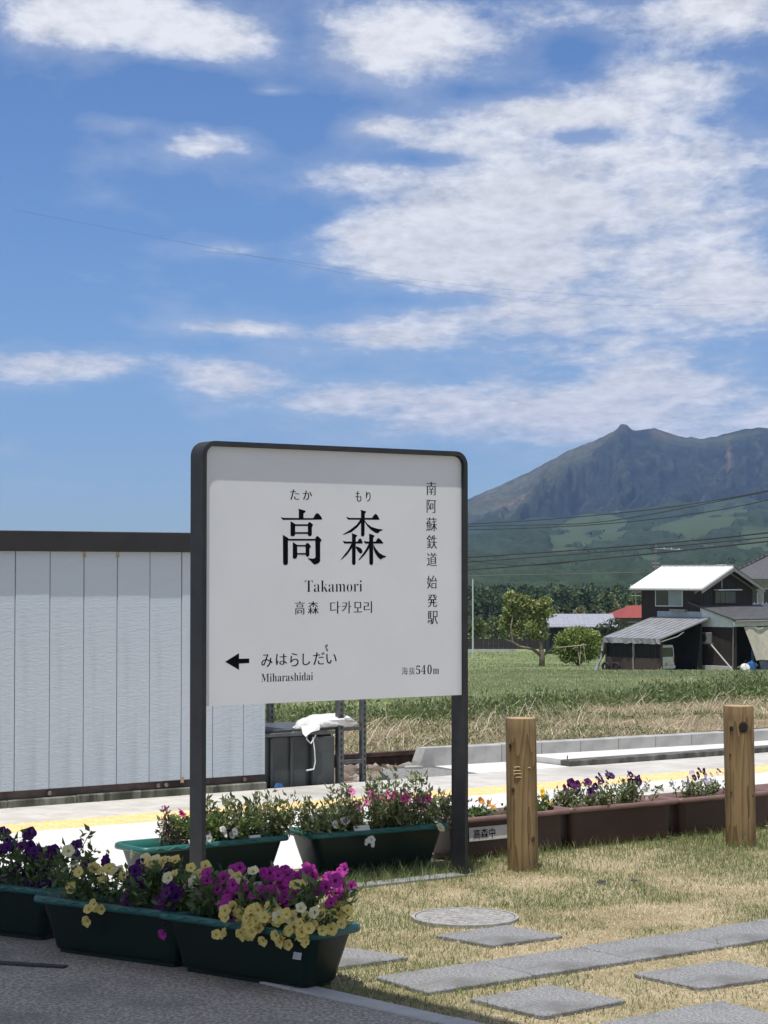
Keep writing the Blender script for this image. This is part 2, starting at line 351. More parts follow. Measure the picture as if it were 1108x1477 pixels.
# ------------------------------------------------------------------ mountain
SKYX = [-900, -200, 100, 200, 300, 400, 500, 600, 672, 700, 740, 780, 820, 850, 870, 887, 892, 896, 905, 911, 918, 935, 945, 955, 975, 990, 997, 1010, 1030, 1060, 1075, 1085, 1092, 1108, 1150, 1200, 1300, 1500, 1800, 2300]
SKYY = [828, 828, 827, 822, 810, 793, 772, 746, 722, 709, 692, 672, 650, 638, 630, 621, 617, 611, 611.5, 618, 621, 619, 618, 620, 627, 631, 629, 633, 630, 622, 618, 618, 616, 618, 611, 622, 655, 715, 780, 828]
def build_mountain():
    pxs = np.concatenate([np.linspace(-900, 600, 60), np.linspace(605, 1180, 330), np.linspace(1190, 2300, 60)])
    qs = np.concatenate([np.linspace(-.12, 1.0, 170), np.linspace(1.02, 1.5, 14)])
    PX, Q = np.meshgrid(pxs, qs, indexing='ij')
    Rr = 7000.; Rf = np.interp(PX, [600, 800, 950, 1150], [3900, 4100, 4400, 4500])
    ysky = np.interp(PX, SKYX, SKYY)+(fbm(PX/9., PX*0+3.3, 4, 31)-.5)*3.0
    zr = EYE+(HOR-ysky)*Rr/FPX
    zf = foothill(PX, Rf)-12
    qq = np.clip(Q, 0, 1)
    prof = qq**1.35*.6+qq**2.6*.4
    D = Rf+(Rr-Rf)*Q
    Z = zf+(zr-zf)*prof
    # gullies and spurs running down the face
    spur = np.interp(Q, [0, .12, .3, .5, .75, .9, 1.0], [640, 668, 735, 795, 852, 880, 897])
    spur = spur+(fbm(Q*9, Q*0+.7, 4, 6)-.5)*34
    warp = PX+(fbm(PX/70., Q*3.2, 4, 12)-.5)*90+(spur-897)*-.25
    g1 = 1-np.abs(2*fbm(warp/58., Q*1.1, 3, 21)-1); g2 = 1-np.abs(2*fbm(warp/19., Q*2.3+5, 4, 22)-1); g3 = fbm(PX/7., Q*16, 4, 24)
    env = np.sin(PI*np.clip(qq, 0, 1))**.6*np.clip((1.0-qq)*7, 0, 1)
    amp = np.clip((zr-zf)/520., .1, 1.1)
    Z = Z+env*amp*((g1-.6)*135+(g2-.6)*72+(g3-.5)*30)
    dx = PX-spur
    Z = Z+np.sin(PI*np.clip(qq, 0, 1))*amp*np.where(dx < 0, 85*np.exp(-(dx/80)**2), 85*np.exp(-(dx/24)**2)-55*(1-np.exp(-(dx/24)**2))*np.clip((1-qq)*4, 0, 1))
    back = np.clip((Q-1)/.5, 0, 1); Z = np.where(Q > 1, zr*(1-back)+20*back, Z)
    Z = np.where(Q < 0, zf+Q*900, Z)
    # never stand above the skyline in view
    zmax = EYE+(HOR-ysky)*D/FPX
    Z = np.where(Q < .995, np.minimum(Z, zmax-6), Z)
    X = (PX-554)/FPX*D
    n = fbm(PX/30., Q*9, 5, 41); nf = fbm(PX/6., Q*40, 4, 43)
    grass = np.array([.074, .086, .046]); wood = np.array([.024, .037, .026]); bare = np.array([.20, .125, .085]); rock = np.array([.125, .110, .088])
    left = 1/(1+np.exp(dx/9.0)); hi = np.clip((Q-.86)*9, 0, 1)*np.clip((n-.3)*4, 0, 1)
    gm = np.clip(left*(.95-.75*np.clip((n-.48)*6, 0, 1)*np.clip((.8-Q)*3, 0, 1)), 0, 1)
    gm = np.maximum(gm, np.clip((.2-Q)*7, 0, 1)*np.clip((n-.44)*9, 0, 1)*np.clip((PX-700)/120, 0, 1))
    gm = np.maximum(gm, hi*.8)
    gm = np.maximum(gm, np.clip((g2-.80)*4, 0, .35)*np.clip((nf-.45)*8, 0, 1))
    col = wood*(1-gm[..., None])+grass*gm[..., None]  # dark woods beside the pale spur also carry cloud shadow in their colour
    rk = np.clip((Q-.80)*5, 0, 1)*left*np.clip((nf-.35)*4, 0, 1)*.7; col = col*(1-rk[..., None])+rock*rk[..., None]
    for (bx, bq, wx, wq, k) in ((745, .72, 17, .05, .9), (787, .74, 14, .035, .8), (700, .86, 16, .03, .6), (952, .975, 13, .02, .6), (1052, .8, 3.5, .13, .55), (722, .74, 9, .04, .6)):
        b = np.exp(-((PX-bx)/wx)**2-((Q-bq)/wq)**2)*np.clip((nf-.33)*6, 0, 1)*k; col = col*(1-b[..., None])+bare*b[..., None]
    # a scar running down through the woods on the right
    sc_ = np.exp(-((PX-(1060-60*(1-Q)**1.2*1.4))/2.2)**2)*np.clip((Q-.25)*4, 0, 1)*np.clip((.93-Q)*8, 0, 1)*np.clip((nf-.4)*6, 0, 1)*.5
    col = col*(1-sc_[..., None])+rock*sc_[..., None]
    na, nr = X.shape; idx = np.arange(na*nr).reshape(na, nr)
    f = np.stack([idx[:-1, :-1], idx[:-1, 1:], idx[1:, 1:], idx[1:, :-1]], -1).reshape(-1, 4)[:, ::-1]
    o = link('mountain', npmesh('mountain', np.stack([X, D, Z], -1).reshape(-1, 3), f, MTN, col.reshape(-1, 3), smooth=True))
    tag(o, kind='structure')
build_mountain()

# ------------------------------------------------------------------ the far woods, read as one mass
def build_canopy():
    pxs = np.linspace(540, 1240, 330); Ds = np.geomspace(760, 4400, 230)
    PX, D = np.meshgrid(pxs, Ds, indexing='ij'); X = (PX-554)/FPX*D
    n2 = fbm(PX/58, np.log(D+1)*10, 5, 11)
    p = np.clip((n2-.47)*9, 0, 1)*np.clip((PX-690)/120, 0, 1)*np.clip((D-1400)/500, 0, 1)
    p = np.maximum(p, np.clip((PX-760)/120, 0, 1)*np.clip((D-2500)/400, 0, 1)*np.clip((n2-.36)*9, 0, 1))
    hn = fbm(X/9., D/16., 4, 131, .6); Z = foothill(PX, D)+np.clip((D-760)/300, 0, 1)*(1-p)*(1.5+12*hn)-p*5
    col = np.array([.032, .049, .029])*(.7+.6*fbm(PX/30., np.log(D)*14, 4, 133))[..., None]*(.75+.5*hn)[..., None]
    na, nr = X.shape; idx = np.arange(na*nr).reshape(na, nr)
    f = np.stack([idx[:-1, :-1], idx[:-1, 1:], idx[1:, 1:], idx[1:, :-1]], -1).reshape(-1, 4)[:, ::-1]
    o = link('woodland_canopy', npmesh('woodland_canopy', np.stack([X, D, Z], -1).reshape(-1, 3), f, attr_mat('canopy_cover', .95, 0, .05, noise=.3, nscale=.05), col.reshape(-1, 3), smooth=True))
    tag(o, 'unbroken dark green woodland canopy on the slopes under the mountain', 'woods', kind='stuff')
build_canopy()
def build_forest():
    A, B, C_ = [], [], []
    def grow(n, d0, d1, h0, h1, k, lf, br=1.0):
        D = np.exp(rng.uniform(math.log(d0), math.log(d1), n)); px = rng.uniform(560, 1220, n)
        n2 = fbm(px/58, np.log(D+1)*10, 5, 11)
        p = np.clip((n2-.47)*9, 0, 1)*np.clip((px-690)/120, 0, 1)*np.clip((D-1400)/500, 0, 1)
        p = np.maximum(p, np.clip((px-760)/120, 0, 1)*np.clip((D-2500)/400, 0, 1)*np.clip((n2-.36)*9, 0, 1))
        keep = rng.uniform(size=n) > p*1.25; D = D[keep]; px = px[keep]; n = len(D)
        c = np.stack([(px-554)/FPX*D, D, foothill(px, D)], -1); h = rng.uniform(h0, h1, n); con = rng.uniform(size=n) < .25
        d = rng.normal(size=(n, k, 3)); d /= np.linalg.norm(d, axis=-1)[..., None]; d[..., 2] = d[..., 2]*.5+.5
        w = h*np.where(con, .25, .5); f = np.where(con[:, None], 1.15-d[..., 2], 1)
        p = c[:, None]+d*np.stack([w, w, h], -1)[:, None]*np.stack([f, f, np.ones_like(f)], -1)
        cols = np.repeat(pick(n, [(.044, .064, .028), (.036, .056, .028), (.075, .092, .040), (.032, .050, .028)], .30), k, 0)*br*(1+rng.normal(size=(n*k, 1))*.12)
        A.append(p.reshape(-1, 3)); B.append(np.repeat(h*lf, k)*rng.uniform(.6, 1.3, n*k)); C_.append(np.clip(cols, .006, 1))
    grow(2400, 480, 1000, 2.0, 5.4, 60, .2, 1.5); grow(5000, 1200, 4300, 3, 5.5, 9, .5)
    v, f, c = leafcards(np.concatenate(A), np.concatenate(B), np.concatenate(C_), rng, .8, .3)
    o = link('forest', npmesh('forest', v, f, attr_mat('wood_crowns', .9, .2, .05), c))
    tag(o, 'dark green far woods on the plain below the mountain', 'woods', kind='stuff')
build_forest()

# ------------------------------------------------------------------ asphalt, kerb, lawn
KA, KB = P(490, 1432), P(690, 1477)
KD = (KB-KA)/np.linalg.norm(KB-KA); KN = np.array([-KD[1], KD[0], 0])          # along the kerb, and away from the asphalt
if KN[1] < 0: KN = -KN
M_ASPH = pm('asphalt', (.235, .208, .178), (.50, .455, .40), 95, .85, .5, 130, detail=3, lo=.42, hi=.62, c3=(.17, .165, .155), scale3=3, lo3=.45, hi3=.8, bdist=.004)
def slab(name, pts, z0, z1, mat, **k):
    mb = MB(); mb.poly([(p[0], p[1], z0) for p in pts], (0, 0, z1-z0)); return tag(mb.build(name, mat), **k)
a0 = KA-KD*14; a1 = KB+KD*14
slab('asphalt', [a0-KN*.075, a1-KN*.075, a1-KN*12, a0-KN*12], -.06, -.002, M_ASPH, kind='structure')
jt = MB(); q0, q1 = P(-80, 1384), P(95, 1395); n_ = np.cross(q1-q0, (0, 0, 1)); n_ /= np.linalg.norm(n_)
jt.poly([(*(q0-n_*.022)[:2], 0), (*(q1-n_*.016)[:2], 0), (*(q1+n_*.016)[:2], 0), (*(q0+n_*.022)[:2], 0)], (0, 0, .004))
jt.build('dark_tar_strip', pm('tar', (.045, .045, .048), (.06, .06, .062), 30, .7), bpy.data.objects['asphalt'])
kerb = empty('kerb', KA, math.atan2(KD[1], KD[0]), kind='structure')
km = None
for i in range(-8, 10):
    if km is None:
        b = MB(); b.cbox(-.2985, .2985, -.075, 0, -.08, .006, .003); km = b.mesh('kerb_stone', M_CONCG)
    link('kerb_stone', km, kerb, (i*.6+.17, 0, rng.normal()*.0007))
# lawn: straw-coloured ground between kerb and platform
M_LAWN = pm('dry_lawn_soil', (.33, .26, .155), (.50, .42, .28), 70, .95, .8, 120, c3=(.24, .20, .10), scale3=1.6, lo3=.42, hi3=.66, bdist=.012)
LT = .24; LT2 = .52; LS = -.52
def lawn():
    cr = lambda s: None
    # left border follows the kerb line
    st = [ST(KA+KN*.0+KD*k) for k in (-.55, 12)]
    pts = [W(st[0][0], st[0][1]), W(st[1][0], st[1][1]), W(12, st[1][1]), W(12, LT2), W(LS, LT2), W(LS, LT), W(-1.62, LT)]
    n = 60
    return slab('lawn', pts, -.10, -.006, M_LAWN, kind='structure')
lawn()

# ------------------------------------------------------------------ station platform
PLAT = empty('platform', O, AX, kind='structure')
def plat_slab(name, s0, s1, t0, t1, z1, mat, c=.002, z0=-.2):
    b = MB(); b.cbox(s0, s1, t0, t1, z0, z1, c); return b.build(name, mat, PLAT)
M_PLAT = pm('platform_concrete', (.58, .562, .525), (.67, .658, .63), 5, .85, .1, 120, c3=(.46, .445, .41), scale3=.8, lo3=.5, hi3=.75)
M_PLAT2 = pm('platform_paving', (.44, .42, .378), (.53, .51, .47), 6, .85, .12, 110, c3=(.34, .32, .285), scale3=1.1, lo3=.48, hi3=.72)
# broad front strip of cast concrete, with fine joints
for i in range(-16, 20):
    s0 = i*.985+LS+.002
    if s0 < -3.5 or s0 > 10: continue
    for (t0, t1) in (((LT if s0 < LS-.1 else LT2)+.003, 1.246), (1.2505, 2.2435)):
        plat_slab('concrete_slab', s0, s0+.981, t0, t1, rng.normal()*.0006, M_PLAT, .0025)
for (s0, s1, t0, t1) in ((-3.42, -1.63, -1.2, .24),):
    ln = MB(); a_ = [ST(KA+KD*-.56), ST(KA+KD*-4.5)]
    ln.poly([(a_[0][0], a_[0][1], -.2), (-1.625, LT, -.2), (-6, LT, -.2), (a_[1][0], a_[1][1], -.2)], (0, 0, .1985)); ln.build('concrete_slab', M_PLAT, PLAT)
# paving behind the tactile strip
i = 0
for k in range(-8, 24):
    s0 = -.44+k*.4925
    if s0 < -2.8 or s0 > 9: continue
    plat_slab('paving_slab', s0+.003, s0+.4895, 2.5535, 3.20, -.001+rng.normal()*.0008, M_PLAT2, .003)
# tactile paving: square tiles with raised domes
M_YEL = pm('tactile_yellow', (.70, .49, .21), (.76, .57, .29), 9, .8, .1, 70, c3=(.66, .50, .26), scale3=2.0, lo3=.5, hi3=.72)
tb = MB(); tb.cbox(.0015, .2985, .0015, .2985, -.05, .001, .002)
for a in range(5):
    for b_ in range(5):
        cx, cy = .03+a*.06, .03+b_*.06
        r0 = [(cx+.0175*math.cos(j*PI/4), cy+.0175*math.sin(j*PI/4), .001) for j in range(8)]
        r1 = [(cx+.011*math.cos(j*PI/4), cy+.011*math.sin(j*PI/4), .0062) for j in range(8)]
        tb.loft([r0, r1], False, True)
tm = tb.mesh('tactile_tile', M_YEL)
for k in range(-12, 34):
    s0 = k*.30+.06
    if -3.2 < s0 < 9: link('tactile_tile', tm, PLAT, (s0, 2.249, rng.normal()*.0006))
# raised slab with a dark mottled face, and its white top, on the right
M_DARKFACE = pm('dark_mottled_concrete', (.060, .058, .052), (.15, .145, .13), 14, .9, .3, 60, stretch=(1, 1, .5), c3=(.26, .25, .23), scale3=5, lo3=.55, hi3=.75)
b = MB(); b.cbox(3.34, 9.5, 3.204, 3.30, -.2, .034, .004); b.build('edge_beam', M_DARKFACE, PLAT)
b = MB(); b.poly([(3.36, 3.303, -.2), (9.5, 3.303, -.2), (9.5, 3.15, -.2), (9.5, 3.303, -.2), (9.5, 3.6, -.2), (3.36, 3.80, -.2)][:2]+[(9.5, 3.7, -.2), (3.36, 3.90, -.2)], (0, 0, .236)); b.build('apron_slab', M_PLAT, PLAT)
b = MB(); b.poly([(2.62, 3.204, -.2), (3.337, 3.204, -.2), (3.357, 3.90, -.2), (2.70, 3.90, -.2)], (0, 0, .199)); b.build('apron_slab', M_PLAT, PLAT)
b = MB(); b.poly([(1.98, 3.204, -.2), (2.617, 3.204, -.2), (2.66, 3.80, -.2), (2.30, 3.78, -.2)], (0, 0, .192)); b.build('asphalt_patch', pm('grey_patch', (.17, .168, .16), (.25, .245, .235), 40, .9, .4, 90), PLAT)
for s_ in (3.40, 5.33, 7.2):
    b = MB(); b.tube([(s_, 3.30, .03), (s_, 3.30, .058)], .0035, 6); b.build('steel_pin', M_DARKSTEEL, PLAT)

# ------------------------------------------------------------------ ballast bed (stuff) and its soil
M_BSOIL = pm('ballast_soil', (.15, .115, .085), (.24, .20, .16), 14, .95, .6, 40, bdist=.02)
slab('track_bed', [W(-6, 3.2), W(14, 3.2), W(14, 5.4), W(-6, 5.4)], -.4, -.115, M_BSOIL, kind='structure')
def stones():
    bm = bmesh.new(); bmesh.ops.create_icosphere(bm, subdivisions=1, radius=1.0)
    base = np.array([v.co[:] for v in bm.verts]); bf = np.array([[v.index for v in f.verts] for f in bm.faces]); bm.free()
    n = 3600; s = rng.uniform(1.0, 3.6, n); t = rng.uniform(3.24, 4.95, n)
    r = rng.uniform(.012, .034, n)*np.where(rng.uniform(size=n) < .07, 1.7, 1)
    c = np.stack([W(a, b2, -.112) for a, b2 in zip(s, t)])
    v = base[None]*(1+rng.normal(size=(n, len(base), 1))*.22)*np.stack([r*1.2, r, r*.75], -1)[:, None]
    v = v+(c+np.stack([0*r, 0*r, r*.35], -1))[:, None]
    cols = np.repeat(pick(n, [(.20, .16, .13), (.26, .23, .20), (.16, .12, .095), (.30, .27, .24), (.19, .14, .10)], .2), len(base), 0)
    f = (bf[None]+(np.arange(n)*len(base))[:, None, None]).reshape(-1, 3)
    o = link('ballast', npmesh('ballast', v.reshape(-1, 3), f, attr_mat('stone', .9, 0, .2, noise=.25, nscale=60), cols))
    tag(o, 'brown and grey ballast stones beside the rusty rail', 'ballast', kind='stuff')
stones()
M_RUST = pm('rusty_rail', (.045, .030, .024), (.10, .058, .040), 18, .8, .3, 60, c3=(.028, .022, .020), scale3=4)
rail = empty('rail', W(0, 4.72, 0), AX, label='rusty steel rail lying along the ballast behind the low wall', cat='rail')
RS = [(-.065, -.118), (.065, -.118), (.065, -.106), (.010, -.093), (.010, -.035), (.034, -.026), (.034, 0), (-.034, 0), (-.034, -.026), (-.010, -.035), (-.010, -.093), (-.065, -.106)]
b = MB(); b.loft([[(-5, y, z) for y, z in RS], [(16, y, z) for y, z in RS]]); b.build('rail_bar', M_RUST, rail)
for k in range(-4, 24):
    b = MB(); b.tube([(k*.6+.2, -.075, -.118), (k*.6+.2, -.075, -.085)], .014, 6); b.box(k*.6+.16, k*.6+.24, -.10, -.045, -.12, -.10); b.build('rail_clip', M_RUST, rail)

# low concrete block wall between platform and track
wall = empty('low_block_wall', O, AX, label='low grey concrete block wall running along the far edge of the platform', cat='wall')
wp = [ST(P(*p)) for p in ((605, 1106), (700, 1098), (850, 1090), (1049, 1080), (1108, 1077.5))]
A_, B_ = np.array(wp[0]), np.array(wp[3]); seg = B_-A_; Lw = np.linalg.norm(seg); ang = math.atan2(seg[1], seg[0])
M_BLK = pm('block_concrete', (.31, .305, .285), (.40, .395, .375), 7, .9, .2, 70, c3=(.25, .24, .22), scale3=2.2, lo3=.48, hi3=.7)
def block(parent, p, a, L, h=.112, thick=.10):
    b = MB(); b.cbox(0.002, L-.002, 0, thick, -.16, h, .004); return b.build('concrete_block', M_BLK, parent, (p[0], p[1], 0), a)
nb = 8; bl = Lw/nb
for k in range(nb):
    p_ = A_+seg*k/nb
    if k == 0:                               # broken, slanting end block
        b = MB(); b.poly([(-.03, 0, -.16), (bl-.002, 0, -.16), (bl-.002, 0, .112), (.045, 0, .112), (.01, 0, .03)], (0, .10, 0)); b.build('concrete_block', M_BLK, wall, (p_[0], p_[1], 0), ang)
    else: block(wall, p_, ang, bl, .112+rng.normal()*.001)
p2 = B_; a2 = math.radians(2.0)
for k in range(8):
    L_ = (.10, .055, .3, .3, .3, .3, .3, .3)[k]; block(wall, p2+np.array([.004, 0]), a2, L_, .110); p2 = p2+np.array([math.cos(a2), math.sin(a2)])*L_
b = MB(); b.poly([(-.10, -.03, -.12), (.02, -.06, -.12), (.06, .02, -.12), (-.04, .05, -.12)], (.01, .0, .125)); b.build('broken_lump', M_BLK, wall, (A_[0]-.03, A_[1]+.02, 0))

# ------------------------------------------------------------------ storage shed
def build_shed():
    T0 = 3.2
    sh = empty('storage_shed', W(0, T0, 0), AX, label='pale blue-grey panelled storage shed with a dark roof fascia', cat='shed')
    m, nt, b = principled('embossed_siding'); N, L = nt.nodes, nt.links
    b.inputs['Roughness'].default_value = .5; b.inputs['Specular IOR Level'].default_value = .35
    tc = N.new('ShaderNodeTexCoord'); mp = N.new('ShaderNodeMapping'); mp.inputs['Scale'].default_value = (26, 26, 95); L.new(tc.outputs['Object'], mp.inputs[0])
    n = N.new('ShaderNodeTexNoise'); n.inputs['Scale'].default_value = 1; n.inputs['Detail'].default_value = 4; n.inputs['Distortion'].default_value = .5; L.new(mp.outputs[0], n.inputs['Vector'])
    bp = N.new('ShaderNodeBump'); bp.inputs['Strength'].default_value = .6; bp.inputs['Distance'].default_value = .0035; L.new(n.outputs['Fac'], bp.inputs['Height']); L.new(bp.outputs[0], b.inputs['Normal'])
    n2 = N.new('ShaderNodeTexNoise'); n2.inputs['Scale'].default_value = 1.7; n2.inputs['Detail'].default_value = 6; L.new(tc.outputs['Object'], n2.inputs['Vector'])
    mx = N.new('ShaderNodeMix'); mx.data_type = 'RGBA'; L.new(n2.outputs['Fac'], mx.inputs['Factor']); mx.inputs['A'].default_value = (.43, .49, .545, 1); mx.inputs['B'].default_value = (.485, .53, .57, 1)
    mp3 = N.new('ShaderNodeMapping'); mp3.inputs['Scale'].default_value = (9, 9, .8); L.new(tc.outputs['Object'], mp3.inputs[0])
    n3 = N.new('ShaderNodeTexNoise'); n3.inputs['Scale'].default_value = 1.6; n3.inputs['Detail'].default_value = 7; L.new(mp3.outputs[0], n3.inputs['Vector'])
    r3 = N.new('ShaderNodeMapRange'); r3.inputs['From Min'].default_value = .5; r3.inputs['From Max'].default_value = .8; r3.inputs['To Max'].default_value = .5; L.new(n3.outputs['Fac'], r3.inputs['Value'])
    m3 = N.new('ShaderNodeMix'); m3.data_type = 'RGBA'; L.new(r3.outputs[0], m3.inputs['Factor']); L.new(mx.outputs['Result'], m3.inputs['A']); m3.inputs['B'].default_value = (.30, .335, .36, 1)
    L.new(m3.outputs['Result'], b.inputs['Base Color'])
    M_DK = pm('dark_fascia', (.016, .016, .016), (.023, .022, .022), 6, .55, .03, 60)
    M_FND = pm('mossy_foundation', (.07, .073, .05), (.24, .24, .195), 9, .95, .3, 60, stretch=(1.6, 1, .35), c3=(.045, .048, .035), scale3=4.5, lo3=.47, hi3=.6)
    M_SILL = pm('rusty_sill', (.055, .042, .040), (.12, .085, .075), 7, .8, .2, 60, c3=(.03, .026, .026), scale3=3)
    W_ = .1965; s = 1.09; first = True; pmsh = None; k = 0
    while s > -2.6:
        w = .136 if first else W_
        if first:
            q = MB(); q.cbox(.002, w, -.018, .0, .082, 1.315, .002); me = q.mesh('siding_panel', m)
        else:
            if pmsh is None:
                q = MB(); q.cbox(.002, W_-.002, -.018, .0, .082, 1.315, .0025); pmsh = q.mesh('siding_panel', m)
            me = pmsh
        s -= w; link('siding_panel', me, sh, (s, rng.normal()*.0008, 0)); first = False
    q = MB(); q.box(-2.62, 1.088, .001, 1.5, .079, 1.40); q.build('wall_core', pm('shed_core', (.10, .11, .12)), sh)
    q = MB(); q.box(1.0885, 1.094, -.016, 1.5, .082, 1.312); q.build('side_wall', m, sh)
    q = MB(); q.cbox(-2.7, 1.135, -.055, 1.56, 1.310, 1.416, .004); q.build('roof_fascia', M_DK, sh)
    q = MB(); q.box(-2.62, 1.075, -.004, 1.48, .036, .084); q.build('base_sill', M_SILL, sh)
    for j, cx in enumerate((-.22, .42, .47, .965)):
        q = MB(); q.tube([(cx, -.006, .06), (cx, -.016, .06)], .012, 8); q.build('anchor_bolt', pm('bolt', (.28, .24, .22), (.16, .10, .07), 30, .6, metallic=.3), sh)
    for j in range(-9, 4):
        a_ = 1.10-(j+10)*.39+3.9-.0
    x = 1.10
    while x > -2.7:
        w = .39; q = MB(); q.cbox(x-w+.002, x, -.03, 1.45, -.15, .040+rng.normal()*.002, .006); q.build('foundation_block', M_FND, sh); x -= w
    for (px_, zz) in ((-.029, 1.30), (.167, 1.30), (.363+.2, .086)):
        q = MB(); q.box(px_-.012+.004, px_+.012, -.0192, -.0175, zz-.02, zz+.012); q.build('rust_streak', pm('rust_stain', (.42, .36, .27), (.30, .20, .11), 60, .8), sh)
build_shed()

# ------------------------------------------------------------------ grey steel bins, rack and bag beside the shed
M_BIN = pm('grey_green_steel', (.050, .056, .055), (.07, .077, .075), 5, .5, .05, 40)
M_RACK = pm('galvanised_angle', (.075, .08, .08), (.12, .125, .125), 20, .5, .1, 60, metallic=.3)
def perforated_post(parent, x, y, z1, w=.036, name='post'):
    q = MB(); q.box(x, x+.003, y, y+w, -.1, z1); q.box(x+.003, x+w, y, y+.003, -.1, z1)
    h = MB(); z = .03
    while z < z1-.02:
        h.box(x+.014, x+.024, y-.0008, y+.002, z, z+.016); z += .034
    o = q.build(name, M_RACK, parent); h.build('slot', pm('slot_black', (.012, .012, .012)), o)
def build_bins():
    # a slatted grey steel cabinet, lidless, standing behind the shed corner
    cb = empty('steel_cabinet', W(1.10, 3.26, 0), AX, label='dark grey steel bin cabinet between the shed and the rack', cat='cabinet')
    q = MB(); q.cbox(0, .50, .01, .55, -.09, .275, .004); q.build('body', M_BIN, cb)
    for x in (.075, .21): 
        q = MB(); q.cbox(x, x+.018, -.006, .009, -.08, .272, .003); q.build('rib', M_BIN, cb)
    q = MB(); q.cbox(.345, .50, -.022, .009, -.09, .268, .006); q.build('door_panel', M_BIN, cb)
    q = MB(); q.cbox(-.02, .505, -.02, .012, .278, .300, .003); q.build('front_rail', M_RACK, cb)
    q = MB(); q.cbox(-.02, .56, .10, .56, .300, .312, .003); q.cbox(-.02, .56, .02, .05, .30, .315, .003); q.build('top_shelf', M_RACK, cb)
    rk = empty('slotted_rack', W(1.60, 3.26, 0), AX, label='slotted grey steel angle rack standing at the platform edge', cat='rack')
    perforated_post(rk, .035, -.01, .62); perforated_post(rk, .205, .0, .62, .03); perforated_post(rk, -.08, .55, .62, .034)
    q = MB(); q.cbox(.04, .20, -.006, .004, .10, .125, .002); q.build('brace', M_RACK, rk)
    q = MB(); q.box(.07, .21, .004, .010, .29, .31); q.build('brace', M_RACK, rk)
    # white feed bag lying crumpled over the top
    bg = MB(); rings = []; nr, na = 22, 22
    for i in range(nr):
        f = i/(nr-1); e = max(0.0, 1-abs(2*f-1)**3.2)**.5; wy = .012+.092*e*(.85+.15*math.sin(f*9)); hz_ = .008+.062*e*(.55+.45*min(1, f*2.2)); r_ = []
        for k in range(na):
            a = 2*PI*k/na; w_ = .78+.5*float(fbm(np.array([f*7.+3*math.cos(a)]), np.array([3*math.sin(a)+f*2]), 4, 88)[0])
            z = .313+hz_*(.42+.58*math.sin(a))*w_ if math.sin(a) > -.7 else .313
            r_.append((.40*f-.01+.012*math.sin(3*a+f*5), .03+wy*math.cos(a)*w_, z-.03*max(0, .12-f)/.12))
        rings.append(r_)
    bg.loft(rings)
    bag = empty('feed_bag', W(1.40, 3.30, 0), AX, label='crumpled white plastic feed bag lying on top of the steel cabinet', cat='bag')
    bg.build('bag_body', pm('white_woven_plastic', (.58, .58, .57), (.72, .72, .71), 22, .5, .6, 40, bdist=.008), bag)
    t = MB(); t.tube([(.03, -.09, .27), (.035, -.10, .20), (.04, -.10, .13), (.03, -.10, .09)], .0035, 5); t.tube([(.03, -.10, .09), (-.02, -.10, .085)], .004, 5)
    t.tube([(.0, -.07, .30), (-.015, -.095, .26), (.01, -.10, .235), (.05, -.09, .28)], .004, 5); t.build('tie_string', pm('white_string', (.75, .75, .74)), bag)
    for k in range(5):
        t = MB(); z = .345+.005*k; t.box(.25, .33-.01*(k % 3), -.0005, .0005, z, z+.003); t.build('print_line', pm('grey_print', (.2, .2, .22)), bag, (0, -.108+.006*k, 0))
    # torn end of the sack hanging over the rail
    t = MB(); t.poly([(-.02, -.05, .33), (.08, -.09, .335), (.07, -.10, .31), (.01, -.105, .30), (-.025, -.10, .275), (-.03, -.08, .29)], (0, .004, .003)); t.build('torn_flap', MATS['white_woven_plastic'], bag)
    bx = MB(); bx.poly([(.0, 0, 0), (.05, 0, 0), (.035, 0, .02), (.015, 0, .022)], (0, .03, 0)); o = bx.build('blue_scrap', pm('blue_plastic', (.04, .13, .33), rough=.4), None, W(1.185, 3.205, 0), AX); tag(o, 'small blue plastic scrap at the foot of the steel cabinet', 'scrap')
build_bins()

# ------------------------------------------------------------------ station name sign
M_BOARD = pm('sign_white', (.69, .705, .72), (.72, .735, .75), 3, .35, .0, spec=.4, c3=(.67, .682, .69), scale3=1.2, lo3=.5, hi3=.9)
M_INK = pm('sign_ink', (.006, .006, .007), rough=.9, spec=.05)
TF, XL, XR, ZT = -.03, -1.205, .018, 1.682
BT, BD, RC = .017, .088, .055
TPAN = TF+.0195
def glyph_poly(pts, sx, sy, ox, oy): return [(ox+x/sx, oy+y/sy) for x, y in pts]
def text_mesh(body, off=0.0):
    c = bpy.data.curves.new('lettering', 'FONT'); c.body = body; c.size = 1.0; c.offset = off; c.resolution_u = 3; c.fill_mode = 'FRONT'
    o = bpy.data.objects.new('lettering', c); COL.objects.link(o)
    dg = bpy.context.evaluated_depsgraph_get(); dg.update()
    me = bpy.data.meshes.new_from_object(o.evaluated_get(dg)); bpy.data.objects.remove(o); bpy.data.curves.remove(c)
    v = np.array([x.co[:] for x in me.vertices]); f = [tuple(p.vertices) for p in me.polygons]; bpy.data.meshes.remove(me); return v, f
